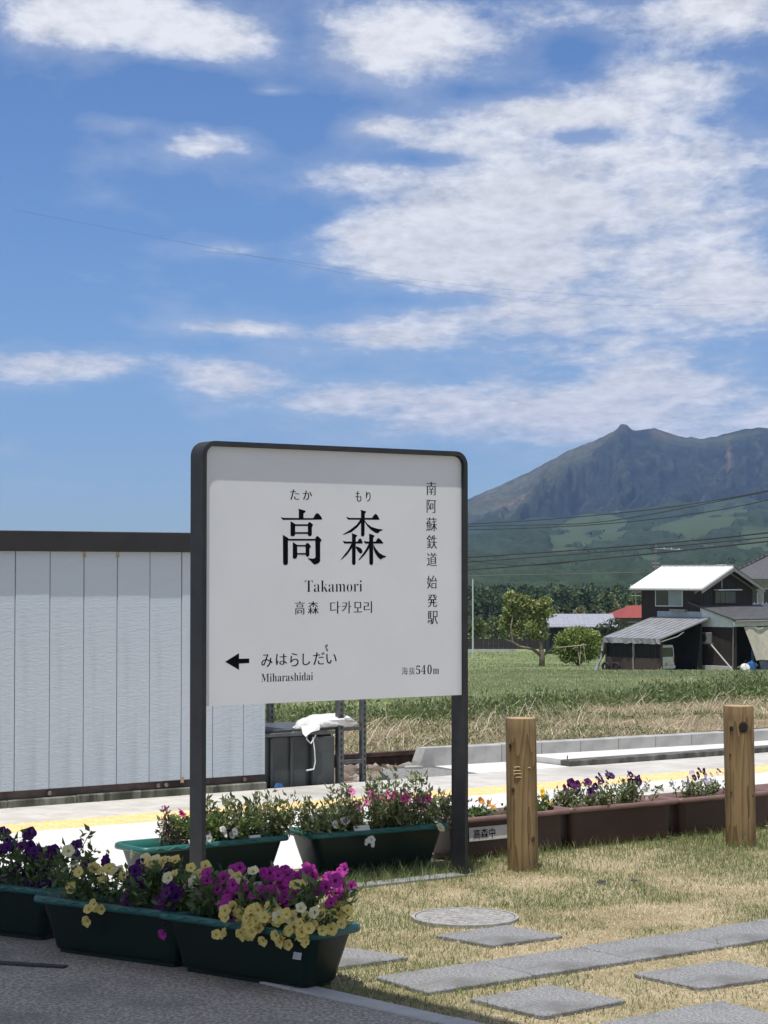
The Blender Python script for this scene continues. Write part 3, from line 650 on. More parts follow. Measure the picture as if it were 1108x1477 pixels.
def letters(mb, body, box, t, off=0.0, shifts=(0,), shear_box=True):
    """fit the lettering to a pixel box (x0,y0,x1,y1) of the sign face; shifts thicken upright strokes like a Mincho face"""
    v, f = text_mesh(body, off)
    x0, y0, x1, y1 = box; ym = (y0+y1)/2; xm = (x0+x1)/2
    s0, _ = Pt(x0, ym, t); s1, _ = Pt(x1, ym, t); _, z1 = Pt(xm, y0, t); _, z0 = Pt(xm, y1, t)
    lo, hi = v.min(0), v.max(0); pad = max(shifts)-min(shifts)
    X = s0+(v[:, 0]-lo[0])/(hi[0]-lo[0]+1e-9)*(s1-s0-pad); Z = z0+(v[:, 1]-lo[1])/(hi[1]-lo[1]+1e-9)*(z1-z0)
    for k, dx in enumerate(shifts):
        mb.add(np.stack([X+dx-min(shifts), np.full(len(X), -.00025-.00004*k), Z], 1), f)
def build_sign():
    sg = empty('station_sign', W(0, TF, 0), AX, label='white station name board in a charcoal steel frame reading Takamori', cat='sign')
    # bent flat bar: posts and top in one piece
    def path(i):
        r = RC-i; pts = [(XL+i, -.05)]
        for k in range(9): a = PI-PI/2*k/8; pts.append((XL+RC+r*math.cos(a), ZT-RC+r*math.sin(a)))
        for k in range(9): a = PI/2-PI/2*k/8; pts.append((XR-RC+r*math.cos(a), ZT-RC+r*math.sin(a)))
        return pts+[(XR-i, -.05)]
    o_, i_ = path(0), path(BT); q = MB()
    rings = [[(a[0], .0015, a[1]), (a[0], BD, a[1]), (b_[0], BD, b_[1]), (b_[0], 0, b_[1])] for a, b_ in zip(o_, i_)]
    q.loft(rings); q.build('frame', M_DARKSTEEL, sg)
    # board with rounded top corners
    x0, x1, z0 = XL+BT+.0015, XR-BT-.0015, .714; r = RC-BT; zt = ZT-BT-.0015
    prof = [(x0, z0), (x1, z0)]+[(x1-r+r*math.cos(PI/2*k/6), zt-r+r*math.sin(PI/2*k/6)) for k in range(7)]+[(x0+r+r*math.cos(PI/2+PI/2*k/6), zt-r+r*math.sin(PI/2+PI/2*k/6)) for k in range(7)]
    q = MB(); q.poly([(x, TPAN-TF, z) for x, z in prof], (0, .03, 0)); bd = q.build('board', M_BOARD, sg)
    for x in (x0+.0008,):
        e = MB(); e.box(x, x+.012, TPAN-TF-.0012, TPAN-TF-.0004, z0+.004, zt-r); e.build('edge_trim', pm('trim_white', (.72, .73, .74), rough=.3), bd)
    T = TPAN
    loc = (0, TPAN-TF, 0)
    def put(name, mb): mb.build(name, M_INK, bd, loc)
    Z1 = lambda pts: glyph_poly(pts, 6.1556, 6.1556, 395, 695)
    kou = [[(217,238),(262,250),(284,258),(276,272),(264,282),(264,326),(222,326),(222,252)],
      [(60,312),(88,320),(350,322),(364,296),(380,277),(400,284),(420,308),(430,328),(426,336),(80,338)],
      [(148,350),(172,362),(190,374),(190,470),(180,482),(162,484),(148,476)], [(186,376),(306,376),(306,392),(186,392)],
      [(302,376),(308,362),(318,356),(336,368),(350,384),(338,400),(338,470),(328,482),(310,482),(302,470)], [(186,446),(306,446),(306,462),(186,462)],
      [(80,470),(104,484),(130,500),(126,520),(126,722),(118,736),(100,740),(86,734),(82,718)], [(118,506),(372,506),(372,522),(118,522)],
      [(368,506),(374,490),(386,480),(404,492),(426,518),(412,536),(412,700),(404,716),(386,728),(362,735),(346,724),(330,704),(300,680),(308,678),(352,682),(366,676),(370,664)],
      [(168,534),(190,548),(208,560),(208,664),(200,680),(182,684),(168,676)], [(204,560),(286,560),(286,574),(204,574)],
      [(282,556),(290,544),(304,542),(318,556),(330,574),(316,594),(316,650),(304,666),(288,660),(282,648)], [(204,632),(286,632),(286,646),(204,646)]]
    mori = [[(768,248),(800,256),(822,264),(808,284),(806,470),(798,484),(784,486),(774,476),(774,260)],
      [(640,308),(672,320),(872,320),(888,296),(904,282),(922,298),(940,334),(930,337),(660,336)],
      [(770,332),(790,340),(776,362),(740,406),(690,446),(622,470),(612,468),(680,424),(736,380)],
      [(806,340),(830,372),(868,400),(920,416),(968,422),(962,432),(944,438),(924,458),(900,452),(860,424),(828,390),(808,356)],
      [(692,456),(724,466),(742,476),(728,494),(726,724),(718,738),(704,738),(694,726),(694,470)],
      [(612,522),(640,530),(744,530),(756,508),(768,500),(780,514),(790,544),(784,548),(626,548)],
      [(690,548),(704,556),(690,592),(656,640),(610,684),(592,694),(620,656),(660,604)],
      [(728,572),(752,578),(776,592),(788,614),(780,636),(764,636),(748,618),(730,590)],
      [(844,460),(874,468),(896,478),(882,498),(882,722),(874,738),(860,738),(848,726),(846,472)],
      [(796,524),(826,530),(904,530),(920,504),(932,498),(950,514),(974,544),(966,548),(812,548)],
      [(844,548),(858,556),(842,598),(806,648),(760,694),(750,694),(784,648),(816,602)],
      [(884,552),(904,592),(936,630),(968,650),(1000,660),(984,672),(968,676),(950,690),(926,672),(900,634),(884,592)]]
    for polys in (kou, mori):
        q = MB()
        for k, pl in enumerate(polys):
            q.poly([(s_, -.00025-.00003*k, z_) for s_, z_ in (Pt(x, y, T) for x, y in Z1(pl))])
        put('large_character', q)
    S1 = lambda b: (395+b[0]/6.1556, 695+b[1]/6.1556, 395+b[2]/6.1556, 695+b[3]/6.1556)
    S2 = lambda b: (600+b[0]/6.1556, 680+b[1]/6.1556, 600+b[2]/6.1556, 680+b[3]/6.1556)
    S3 = lambda b: (320+b[0]/4.617, 825+b[1]/4.617, 320+b[2]/4.617, 825+b[3]/4.617)
    S6 = lambda b: (560+b[0]/8.523, 940+b[1]/8.523, 560+b[2]/8.523, 940+b[3]/8.523)
    th = (0, .0012, .0024)
    for ch, bx in (('た', (145,68,225,158)), ('か', (258,78,340,158)), ('も', (725,82,778,175)), ('り', (818,88,860,175))):
        q = MB(); letters(q, ch, S1(bx), T, -.012, th); put('small_character', q)
    for ch, bx in (('南',(92,92,180,210)),('阿',(95,252,180,368)),('蘇',(90,410,187,530)),('鉄',(95,565,187,685)),('道',(97,722,187,838)),('始',(98,925,187,1040)),('発',(103,1090,190,1203)),('駅',(103,1240,195,1355))):
        q = MB(); letters(q, ch, S2(bx), T, -.013, th); put('small_character', q)
    for ch, bx in (('高',(487,195,552,283)),('森',(573,195,645,280)),('다',(722,195,787,278)),('카',(800,195,862,275)),('모',(877,200,935,268)),('리',(945,195,1000,273)),
                   ('み',(263,548,338,632)),('は',(360,545,435,618)),('ら',(455,540,512,628)),('し',(537,543,590,620)),('だ',(608,535,685,617)),('い',(695,545,765,610))):
        q = MB(); letters(q, ch, S3(bx), T, -.010 if ch in 'みはらしだい' else -.013, th); put('small_character', q)
    for ch, bx in (('海',(165,190,240,285)),('抜',(255,190,328,280)),('𝟓',(343,170,395,275)),('𝟒',(408,165,462,275)),('𝟎',(482,160,535,275)),('𝐦',(550,208,625,272))):
        q = MB(); letters(q, ch, S6(bx), T, -.013, (0, .0006)); put('small_character', q)
    q = MB(); letters(q, '𝐓𝐚𝐤𝐚𝐦𝐨𝐫𝐢', S3((553,55,935,132)), T, -.014, (0,)); put('latin_name', q)
    q = MB(); letters(q, '𝐌𝐢𝐡𝐚𝐫𝐚𝐬𝐡𝐢𝐝𝐚𝐢', S3((263,672,607,727)), T, -.008, (0,)); put('latin_name', q)
    q = MB(); a = [Pt(320+x/4.617, 825+y/4.617, T) for x, y in ((22,598),(115,540),(115,578),(183,576),(183,606),(115,610),(115,652))]
    q.poly([(s_, -.0003, z_) for s_, z_ in a]); put('arrow', q)
    q = MB(); a = [Pt(320+x/4.617, 825+y/4.617, T) for x, y in ((686,492),(696,484),(708,482),(704,492),(698,506),(708,518),(706,530),(698,528),(692,512))]
    q.poly([(s_, -.0003, z_) for s_, z_ in a]); q.build('dirt_mark', pm('dirt', (.30, .30, .30), (.10, .10, .10), 60, .9), bd, loc)
    # flat steel foot strip between the posts
    q = MB(); q.cbox(XL-.05, XR+.03, .0, .075, -.03, .005, .002); q.build('foot_strip', pm('foot_concrete', (.20, .20, .20), (.27, .27, .265), 12, .8, .1, 60), sg)
build_sign()

# ------------------------------------------------------------------ two wooden posts
def wood_mat():
    m, nt, b = principled('treated_wood'); N, L = nt.nodes, nt.links; b.inputs['Roughness'].default_value = .75; b.inputs['Specular IOR Level'].default_value = .25
    tc = N.new('ShaderNodeTexCoord'); mp = N.new('ShaderNodeMapping'); mp.inputs['Scale'].default_value = (1, 1, .11); L.new(tc.outputs['Object'], mp.inputs[0])
    n0 = N.new('ShaderNodeTexNoise'); n0.inputs['Scale'].default_value = 9; n0.inputs['Detail'].default_value = 3; L.new(mp.outputs[0], n0.inputs['Vector'])
    wv = N.new('ShaderNodeMath'); wv.operation = 'MULTIPLY'; L.new(n0.outputs['Fac'], wv.inputs[0]); wv.inputs[1].default_value = 9.0
    sn = N.new('ShaderNodeMath'); sn.operation = 'FRACT'; L.new(wv.outputs[0], sn.inputs[0])
    n1 = N.new('ShaderNodeTexNoise'); n1.inputs['Scale'].default_value = 120; n1.inputs['Detail'].default_value = 5; L.new(mp.outputs[0], n1.inputs['Vector'])
    ad = N.new('ShaderNodeMath'); ad.operation = 'MULTIPLY_ADD'; L.new(n1.outputs['Fac'], ad.inputs[0]); ad.inputs[1].default_value = .55; L.new(sn.outputs[0], ad.inputs[2])
    cr = N.new('ShaderNodeValToRGB'); L.new(ad.outputs[0], cr.inputs[0]); e = cr.color_ramp.elements
    e[0].position = .1; e[0].color = (.105, .066, .029, 1); e[1].position = 1.3 if False else 1.0; e[1].color = (.27, .185, .092, 1)
    k = cr.color_ramp.elements.new(.55); k.color = (.20, .134, .063, 1)
    n3 = N.new('ShaderNodeTexNoise'); n3.inputs['Scale'].default_value = 3.5; n3.inputs['Detail'].default_value = 4; L.new(tc.outputs['Object'], n3.inputs['Vector'])
    mx = N.new('ShaderNodeMix'); mx.data_type = 'RGBA'; mx.blend_type = 'MULTIPLY'; mx.inputs['B'].default_value = (.62, .60, .58, 1)
    r = N.new('ShaderNodeMapRange'); r.inputs['From Min'].default_value = .45; r.inputs['From Max'].default_value = .7; L.new(n3.outputs['Fac'], r.inputs['Value']); L.new(r.outputs[0], mx.inputs['Factor'])
    L.new(cr.outputs[0], mx.inputs['A']); L.new(mx.outputs['Result'], b.inputs['Base Color'])
    bp = N.new('ShaderNodeBump'); bp.inputs['Strength'].default_value = .5; bp.inputs['Distance'].default_value = .003; L.new(ad.outputs[0], bp.inputs['Height']); L.new(bp.outputs[0], b.inputs['Normal'])
    return m
M_WOOD = wood_mat(); M_HOLE = pm('hole_dark', (.012, .009, .007)); M_KNOT = pm('knot', (.10, .055, .03), (.05, .03, .02), 40, .8)
M_WEND = pm('cut_end', (.34, .24, .13), (.42, .31, .18), 60, .85)
def wooden_post(base, h, r, lean, knots, label, seed):
    po = empty('wooden_post', base, 0, label=label, cat='post', group='wooden posts on the lawn')
    rr = np.random.default_rng(seed); n = 28; rings = []; zs = np.linspace(-.08, h-.006, 16)
    def ring(z, k=1.0):
        return [(math.cos(2*PI*j/n)*r*k*(1+.012*math.sin(3*2*PI*j/n+z*4+seed))+lean[0]*z, math.sin(2*PI*j/n)*r*k*(1+.012*math.cos(2*2*PI*j/n+z*3))+lean[1]*z, z) for j in range(n)]
    q = MB(); q.loft([ring(z) for z in zs]+[ring(h, .955)], True, False); q.build('shaft', M_WOOD, po, smooth=True)
    q = MB(); q.poly(ring(h-.0002, .954)); q.build('end_grain', M_WEND, po)
    for (ax, z, kr, dark) in knots:            # ax: offset across the face seen from the camera
        x = ax*r; y = -math.sqrt(max(r*r-x*x, 0)); nv = np.array([x, y, 0])/r; c = np.array([x+lean[0]*z, y+lean[1]*z, z])
        sd = np.array([-nv[1], nv[0], 0]); q = MB()
        ri = [[c+nv*(.0012 if k == 0 else .0032)+sd*kr*f_*math.cos(2*PI*j/10)+np.array([0, 0, 1])*kr*1.15*f_*math.sin(2*PI*j/10) for j in range(10)] for k, f_ in enumerate((1.0, .72))]
        q.loft(ri, False, True); q.build('bolt_hole' if dark else 'knot', M_HOLE if dark else M_KNOT, po)
    q = MB(); zz = np.linspace(.02, h-.002, 24)        # drying crack down the face
    x = .38*r; pl = []; pr = []
    for z in zz:
        xx = x+.006*math.sin(z*9+seed)+rr.normal()*.0006; yy = -math.sqrt(r*r-xx*xx)*1.006-.0006; w = .0011*(.5+.5*math.sin(z*5+1)**2)
        pl.append((xx-w+lean[0]*z, yy+lean[1]*z, z)); pr.append((xx+w+lean[0]*z, yy+lean[1]*z, z))
    for k in range(len(zz)-1): q.add([pl[k], pr[k], pr[k+1], pl[k+1]], [(0, 1, 2, 3)])
    q.build('drying_crack', pm('crack', (.06, .035, .018)), po)
    return po
pw = P(756, 1256); p1 = wooden_post(pw+np.array([0, .062, 0]), .61, .0625, (-.012, 0), [(-.75, .50, .0085, True), (.62, .125, .011, False), (-.62, .325, .009, False)], 'round wooden post beside the right leg of the station sign', 3)
q = MB()
for k, (dx, z, w) in enumerate(((-.02, .415, .028), (-.02, .400, .034), (-.018, .388, .036), (-.016, .374, .024), (.026, .412, .012))):
    yy = -math.sqrt(.0625**2-dx**2)-.0018; q.tube([(dx-w/2, yy+.002, z), (dx, yy, z+.002), (dx+w/2, yy+.002, z)], .0022, 5)
q.build('carved_mark', pm('pale_wood', (.46, .33, .17)), p1, (-.005, 0, 0))
wooden_post(P(1073, 1221)+np.array([0, .066, 0]), .612, .0665, (-.016, 0), [(-.62, .515, .010, True), (.12, .522, .021, True), (-.72, .40, .006, False), (-.70, .235, .006, False), (.72, .22, .006, False)],
            'round wooden post at the right, in front of the third brown planter', 11)

# ------------------------------------------------------------------ planters
M_GREEN_SHADED = pm('green_plastic_shaded', (.002, .013, .010), (.003, .017, .0135), 6, .38, .03, 80, spec=.4)  # near-black tone of the plastic, with the body's shade put into it
M_GREEN_SUNLIT = pm('green_plastic_sunlit_rim', (.013, .095, .082), (.019, .125, .108), 8, .36, .03, 80, spec=.5)  # same plastic brightened so that the rim reads as sunlit
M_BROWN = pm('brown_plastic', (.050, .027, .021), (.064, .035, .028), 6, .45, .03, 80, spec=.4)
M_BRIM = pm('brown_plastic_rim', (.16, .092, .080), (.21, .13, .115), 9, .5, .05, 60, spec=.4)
M_SOIL = pm('potting_soil', (.035, .024, .016), (.09, .065, .045), 40, .95, .8, 60, bdist=.01)
M_TAG = pm('tag_white', (.55, .55, .54), (.66, .66, .65), 20, .5)
def rrect(L, W_, r, z, n=5):
    pts = []
    for (cx, cy, a0) in ((L/2-r, -W_/2+r, -PI/2), (L/2-r, W_/2-r, 0), (-L/2+r, W_/2-r, PI/2), (-L/2+r, -W_/2+r, PI)):
        for k in range(n): a = a0+PI/2*k/(n-1); pts.append((cx+r*math.cos(a), cy+r*math.sin(a), z))
    return pts
def planter(loc, rz, label, brown=False, L=.64, Lb=.50, W_=.24, Wb=.15, h=.175, name='planter', rtop=.045):
    e = empty(name, loc, rz, label=label, cat='planter', group='brown planters along the lawn' if brown else 'green planters')
    mb_, mr_ = (M_BROWN, M_BRIM) if brown else (M_GREEN_SHADED, M_GREEN_SUNLIT)
    lip = .022; Li, Wi = L-2*lip, W_-2*lip
    q = MB(); rg = [rrect(Lb, Wb, .03, 0.012), rrect(Lb+.006, Wb+.006, .032, .02)]
    for k in range(1, 6):
        f = k/5; rg.append(rrect(Lb+(Li-Lb)*f**.9, Wb+(Wi-Wb)*f**.9, .032+.006*f, .02+(h-.02-.012)*f))
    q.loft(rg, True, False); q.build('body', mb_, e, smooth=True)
    q = MB(); q.loft([rrect(Lb-.02, Wb-.02, .02, -.002), rrect(Lb-.02, Wb-.02, .02, .013)], True, False); q.build('foot', mb_, e)
    q = MB(); q.loft([rrect(Li-.004, Wi-.004, .036, h-.014), rrect(L-.004, W_-.004, rtop, h-.020), rrect(L, W_, rtop, h-.014), rrect(L-.003, W_-.003, rtop, h-.003), rrect(L-.014, W_-.014, rtop, h+.002), rrect(Li-.002, Wi-.002, .036, h), rrect(Li-.012, Wi-.012, .034, h-.03)], False, False)
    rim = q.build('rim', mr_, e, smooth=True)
    if not brown:                             # moulded wave along the lip
        q = MB(); pts = [(-L/2+.06+(L-.12)*k/48, -W_/2+.0005, h-.0085+.0045*math.sin(k*1.05)) for k in range(49)]; q.tube(pts, .0022, 4); q.build('moulded_wave', mr_, rim)
    q = MB(); q.poly(rrect(Li-.014, Wi-.014, .03, h-.028)); q.build('soil', M_SOIL, e)
    return e
def rot(d): return math.atan2(d[1], d[0])
FD = np.array([.785, -.62, 0]); FD2 = np.array([.83, -.557, 0]); FD3 = np.array([.86, -.51, 0])
PL = {}
PL['f1'] = planter((-.375, 6.118, 0), rot(FD), 'green planter in front with magenta and yellow petunias, nearest the camera')
PL['f2'] = planter((-.80, 6.45, 0), rot(FD2), 'green planter in the middle of the front row with yellow and purple flowers')
PL['f0'] = planter((-1.29, 6.90, 0), rot(FD3), 'green planter in deep shade at the left edge with dark purple flowers')
PL['g1'] = planter(W(-.955, .385), AX+.02, 'green planter behind the left leg of the sign, half bare at its left end', L=.68, Lb=.54)
PL['g2'] = planter(W(-.205, .345), AX-.02, 'green planter with pink and white petunias beneath the right half of the sign', L=.68, Lb=.54)
PL['b1'] = planter(W(.525, .415), AX+.01, 'brown planter with a name plate, partly behind the left wooden post', True, L=.66, Lb=.60, W_=.22, Wb=.17, rtop=.02)
PL['b2'] = planter(W(1.175, .425), AX-.02, 'brown planter of purple pansies between the two wooden posts', True, L=.645, Lb=.575, W_=.22, Wb=.17, rtop=.02)
PL['b3'] = planter(W(1.825, .43), AX+.005, 'brown planter behind the right wooden post', True, L=.64, Lb=.57, W_=.22, Wb=.17, rtop=.02)
PL['b4'] = planter(W(2.49, .46), AX+.02, 'brown planter at the right edge of the picture, last of its row', True, L=.64, Lb=.57, W_=.22, Wb=.17, rtop=.02)
# tags: small white stickers stuck on the rims
def tagplate(pl, x, y, z, w, h, tilt=0, name='name_tag'):
    q = MB(); q.box(-w/2, w/2, -.0009, .0009, 0, h); o = q.build(name, M_TAG, PL[pl], (x, y, z)); o.rotation_euler = (tilt, 0, 0); return o
tg = tagplate('f1', .235, -.0965, .092, .030, .020, -.27, 'sticker')
for k in range(3):
    q = MB(); q.box(-.011, .008-.003*k, -.0014, -.001, .005+.005*k, .006+.005*k); q.build('faint_print', pm('faint_grey', (.3, .3, .3)), tg)
tagplate('g1', -.09, -.112, .168, .075, .026, -.5); tagplate('g1', .17, -.112, .168, .05, .020, -.5); tagplate('g2', -.105, -.118, .166, .075, .030, -.4)
q = MB(); q.cbox(.0, .30, -.002, .001, .0, .058, .0012); npl = q.build('name_plate', pm('plate_cream', (.50, .47, .43), (.58, .55, .50), 20, .5), PL['b1'], (-.235, -.098, .075)); npl.rotation_euler = (-.07, .0, 0)
q = MB(); v_, f_ = text_mesh('高森中', 0.008); lo, hi = v_.min(0), v_.max(0)
q.add(np.stack([.022+(v_[:, 0]-lo[0])/(hi[0]-lo[0])*.118, np.full(len(v_), -.0032), .009+(v_[:, 1]-lo[1])/(hi[1]-lo[1])*.041], 1), f_); q.build('plate_lettering', M_INK, npl)

# ------------------------------------------------------------------ flowers and plants in the planters
def flower_mesh(name, R, throat, depth=.55, lobes=5, flat=False, n=20):
    q = MB(); ri = []
    for (rad, z, lo) in ((.10, -depth, 0), (.26, -depth*.35, .02), (.62, -.02, .05), (1.0, .06 if not flat else .0, .075)):
        ri.append([(R*rad*(1+lo*math.cos(lobes*2*PI*k/n))*math.cos(2*PI*k/n), R*rad*(1+lo*math.cos(lobes*2*PI*k/n))*math.sin(2*PI*k/n), R*(z+(.13*math.sin(lobes*2*PI*k/n*2+.6)-.08*math.cos(3*2*PI*k/n) if rad > .9 else 0))) for k in range(n)])
    q.loft(ri[:2], True, False, 1); q.loft(ri[1:], False, False, 0)
    return q
def petal_mats(name, c, c2, throat):
    m = pm('petal_'+name, c, c2, 60, .6, .0, lo=.3, hi=.7, spec=.15); t = pm('throat_'+name, throat, rough=.7); 
    nt = m.node_tree; b = nt.nodes['Principled BSDF']; tr = nt.nodes.new('ShaderNodeBsdfTranslucent'); mx = nt.nodes.new('ShaderNodeMixShader'); mx.inputs[0].default_value = .3
    src = b.inputs['Base Color'].links[0].from_socket if b.inputs['Base Color'].links else None
    if src: nt.links.new(src, tr.inputs['Color'])
    nt.links.new(b.outputs[0], mx.inputs[1]); nt.links.new(tr.outputs[0], mx.inputs[2]); nt.links.new(mx.outputs[0], nt.nodes['Material Output'].inputs['Surface'])
    return [m, t]
FM = {}
for (nm, c, c2, th, R) in (('magenta', (.38, .03, .26), (.48, .065, .35), (.22, .01, .14), .0205), ('yellow', (.74, .60, .18), (.82, .70, .28), (.62, .42, .05), .0175), ('cream', (.78, .72, .42), (.84, .80, .55), (.60, .50, .12), .019),
                           ('purple', (.055, .012, .11), (.09, .02, .15), (.02, .005, .04), .022), ('plum', (.09, .018, .10), (.13, .035, .14), (.03, .006, .04), .021), ('red', (.38, .012, .02), (.48, .02, .03), (.18, .01, .01), .02),
                           ('pink', (.72, .16, .42), (.80, .24, .50), (.35, .03, .12), .0165), ('white', (.82, .82, .78), (.88, .88, .86), (.6, .6, .3), .0155), ('rose', (.60, .07, .26), (.68, .12, .34), (.2, .02, .06), .0165),
                           ('gold', (.80, .52, .03), (.88, .62, .05), (.55, .25, .01), .016), ('orange', (.75, .30, .05), (.8, .4, .1), (.4, .1, .02), .014), ('pansy', (.035, .012, .085), (.06, .02, .13), (.7, .6, .2), .0165), ('pansypale', (.42, .38, .55), (.55, .50, .62), (.6, .5, .1), .013)):
    FM[nm] = flower_mesh(nm, R, th, .3 if 'pansy' in nm else .6).mesh('flower', petal_mats(nm, c, c2, th))
LEAFG = [(.11, .17, .05), (.085, .14, .042), (.14, .20, .065), (.07, .115, .036)]
LEAFO = [(.19, .235, .09), (.14, .18, .07), (.25, .28, .135), (.20, .195, .11)]
def plant(pl, name, label, area, z0, htop, nleaf, leaf, pal, flowers=(), sprawl=1.0, stems=16, seed=1, aspect=.42, group=None, cat='plant', up=.6, tall=None):
    """leafy plant rooted in a planter. area (x0,x1,y0,y1) in planter axes; flowers: list of (mesh, n, (x0,x1,y0,y1,z0,z1), toward)"""
    nleaf = int(nleaf*(1.9 if pl[0] == 'g' else 1.7 if pl[0] == 'b' else 1.2)); stems = int(stems*1.3)
    r = np.random.default_rng(seed); pe = PL[pl]; x0, x1, y0, y1 = area; cx, cy = (x0+x1)/2, (y0+y1)/2
    M = pe.matrix_basis; base = M @ Vector((cx, cy, .155))
    e = empty(name, base, pe.rotation_euler[2], label=label, cat=cat, group=group)
    loc = lambda p: (p[0]-cx, p[1]-cy, p[2]-.155)
    q = MB(); tips = []
    for k in range(stems):
        bx, by = r.uniform(x0, x1), r.uniform(y0, y1); hx = bx+(bx-cx)*.35*sprawl+r.normal()*.02; hy = by+(by-cy)*.5*sprawl+r.normal()*.02; hz = z0+(htop-z0)*r.uniform(.45, 1.0)
        if tall and k < tall[0]: hz = htop+tall[1]*r.uniform(.5, 1)
        pts = [loc((bx+(hx-bx)*f**1.5+r.normal()*.003, by+(hy-by)*f**1.5+r.normal()*.003, .150+(hz-.150)*f)) for f in (0, .35, .7, 1)]
        q.tube(pts, [.0024, .002, .0016, .001], 4, caps=False); tips.append(pts)
    q.build('stems', pm('stem_green', (.07, .10, .035), (.10, .12, .05), 30, .7), e)
    seg = r.integers(0, len(tips), nleaf); f = r.uniform(.12, 1.0, nleaf)**.8; P_ = np.zeros((nleaf, 3))
    for i in range(nleaf):
        a = tips[seg[i]]; k = min(int(f[i]*3), 2); g = f[i]*3-k; P_[i] = np.array(a[k])*(1-g)+np.array(a[k+1])*g
    P_ += r.normal(size=P_.shape)*np.array([.012, .012, .006])*sprawl
    v, ff, c = leafcards(P_, leaf*r.uniform(.6, 1.25, nleaf), pick(nleaf, pal, .22, r), r, aspect, up)
    link('leaves', npmesh('leaves', v, ff, VEG, c), e)
    for (fm, n, (a0, a1, b0, b1, c0, c1), fac) in flowers:
        pts = []; tries = 0
        while len(pts) < n and tries < n*30:
            tries += 1; p = np.array([r.uniform(a0, a1), r.uniform(b0, b1), r.uniform(c0, c1)])
            if all(np.linalg.norm(p-o_) > .0145 for o_ in pts) or tries > n*25: pts.append(p)
        for p in pts:
            o = link('flower', FM[fm], e, loc(p)); d = Vector((fac[0]+r.normal()*.38, fac[1]+r.normal()*.30, fac[2]+r.normal()*.30))
            o.rotation_euler = d.to_track_quat('Z', 'Y').to_euler(); s = r.uniform(.82, 1.12); o.scale = (s, s, s*r.uniform(.8, 1.2))
    return e
CAMF = (.25, -.8, .55)
plant('f1', 'petunia', 'magenta petunia in full flower in the nearest green planter', (-.16, .28, -.05, .09), .19, .315, 620, .034, LEAFG,
      [('magenta', 26, (-.02, .14, -.02, .10, .26, .32), CAMF), ('magenta', 24, (.12, .31, .0, .12, .245, .335), CAMF), ('magenta', 15, (.02, .22, -.06, .0, .235, .275), CAMF), ('magenta', 18, (-.20, .0, -.06, .06, .205, .31), CAMF), ('magenta', 6, (-.07, -.01, -.10, -.07, .175, .25), CAMF), ('magenta', 1, (-.262, -.258, -.14, -.135, .115, .12), (0, -1, .1)), ('yellow', 2, (.16, .2, -.03, .0, .285, .295), CAMF)], 1.0, 34, 1)
plant('f1', 'petunia', 'yellow petunia spilling over the rim of the nearest green planter', (.0, .30, -.10, -.03), .17, .245, 330, .028, LEAFG,
      [('yellow', 52, (-.02, .335, -.150, -.09, .165, .235), (.25, -.9, .35)), ('yellow', 13, (-.03, .31, -.165, -.14, .135, .165), (.2, -1, .1)), ('yellow', 18, (.24, .345, -.10, .07, .17, .245), (.8, -.5, .4)), ('cream', 6, (.1, .33, -.14, -.06, .20, .25), (.3, -.8, .5))], 1.0, 22, 2)
plant('f1', 'petunia', 'cream petunia at the left end of the nearest green planter', (-.31, -.14, -.08, .08), .18, .29, 300, .034, LEAFG,
      [('cream', 9, (-.33, -.20, -.10, .02, .225, .29), CAMF), ('cream', 4, (-.16, -.05, -.02, .06, .25, .31), CAMF), ('yellow', 4, (-.24, .1, -.04, .06, .25, .32), CAMF)], 1.0, 18, 3)
plant('f2', 'petunia', 'small yellow petunia hanging over the middle front planter', (-.22, .12, -.08, .06), .18, .27, 560, .032, LEAFG,
      [('yellow', 12, (-.16, .10, -.12, .02, .20, .28), CAMF), ('yellow', 5, (-.06, .0, -.15, -.12, .12, .19), (.1, -1, .2)), ('cream', 10, (-.28, .26, -.02, .1, .24, .31), CAMF), ('yellow', 7, (.05, .30, -.06, .06, .24, .31), CAMF)], 1.0, 34, 4, tall=(8, .05))
plant('f2', 'petunia', 'dark purple petunia at the right end of the middle front planter', (.05, .30, -.09, .07), .18, .28, 380, .034, LEAFG,
      [('purple', 16, (.0, .33, -.12, .08, .20, .30), CAMF), ('plum', 10, (.02, .30, -.15, -.08, .15, .24), (.1, -.9, .4)), ('purple', 5, (-.1, .1, -.02, .08, .24, .29), CAMF)], 1.0, 22, 5)
plant('f0', 'petunia', 'dark purple petunia in the shaded planter at the left edge', (-.12, .30, -.10, .09), .18, .31, 700, .034, LEAFG,
      [('purple', 22, (.10, .34, -.12, .08, .17, .30), CAMF), ('purple', 10, (-.1, .2, -.06, .08, .26, .34), CAMF), ('plum', 10, (-.1, .3, -.10, .08, .20, .33), CAMF), ('red', 9, (-.10, .08, -.14, -.06, .16, .25), (.2, -1, .2))], 1.0, 34, 6, tall=(4, .04))
plant('g1', 'withered_plant', 'withered reddish sprig at the bare left end of the back green planter', (-.20, -.10, -.06, .06), .18, .26, 120, .022, [(.20, .12, .11), (.26, .17, .15), (.14, .085, .075)], [('rose', 3, (-.2, -.1, -.04, .05, .26, .30), CAMF)], .7, 12, 7, tall=(3, .05))
plant('g1', 'leafy_plant', 'bright green leafy plant beside the left leg of the sign', (-.10, .14, -.07, .06), .18, .27, 620, .030, [(.12, .18, .045), (.15, .21, .06), (.09, .14, .035)], [('white', 6, (-.06, .16, -.13, -.05, .18, .22), (.1, -.9, .4))], 1.0, 30, 8)
plant('g1', 'leafy_plant', 'olive green leafy plant with upright shoots right of the left sign leg', (.08, .34, -.06, .08), .18, .28, 760, .032, LEAFO, [], 1.0, 40, 9, tall=(18, .045), up=1.0)
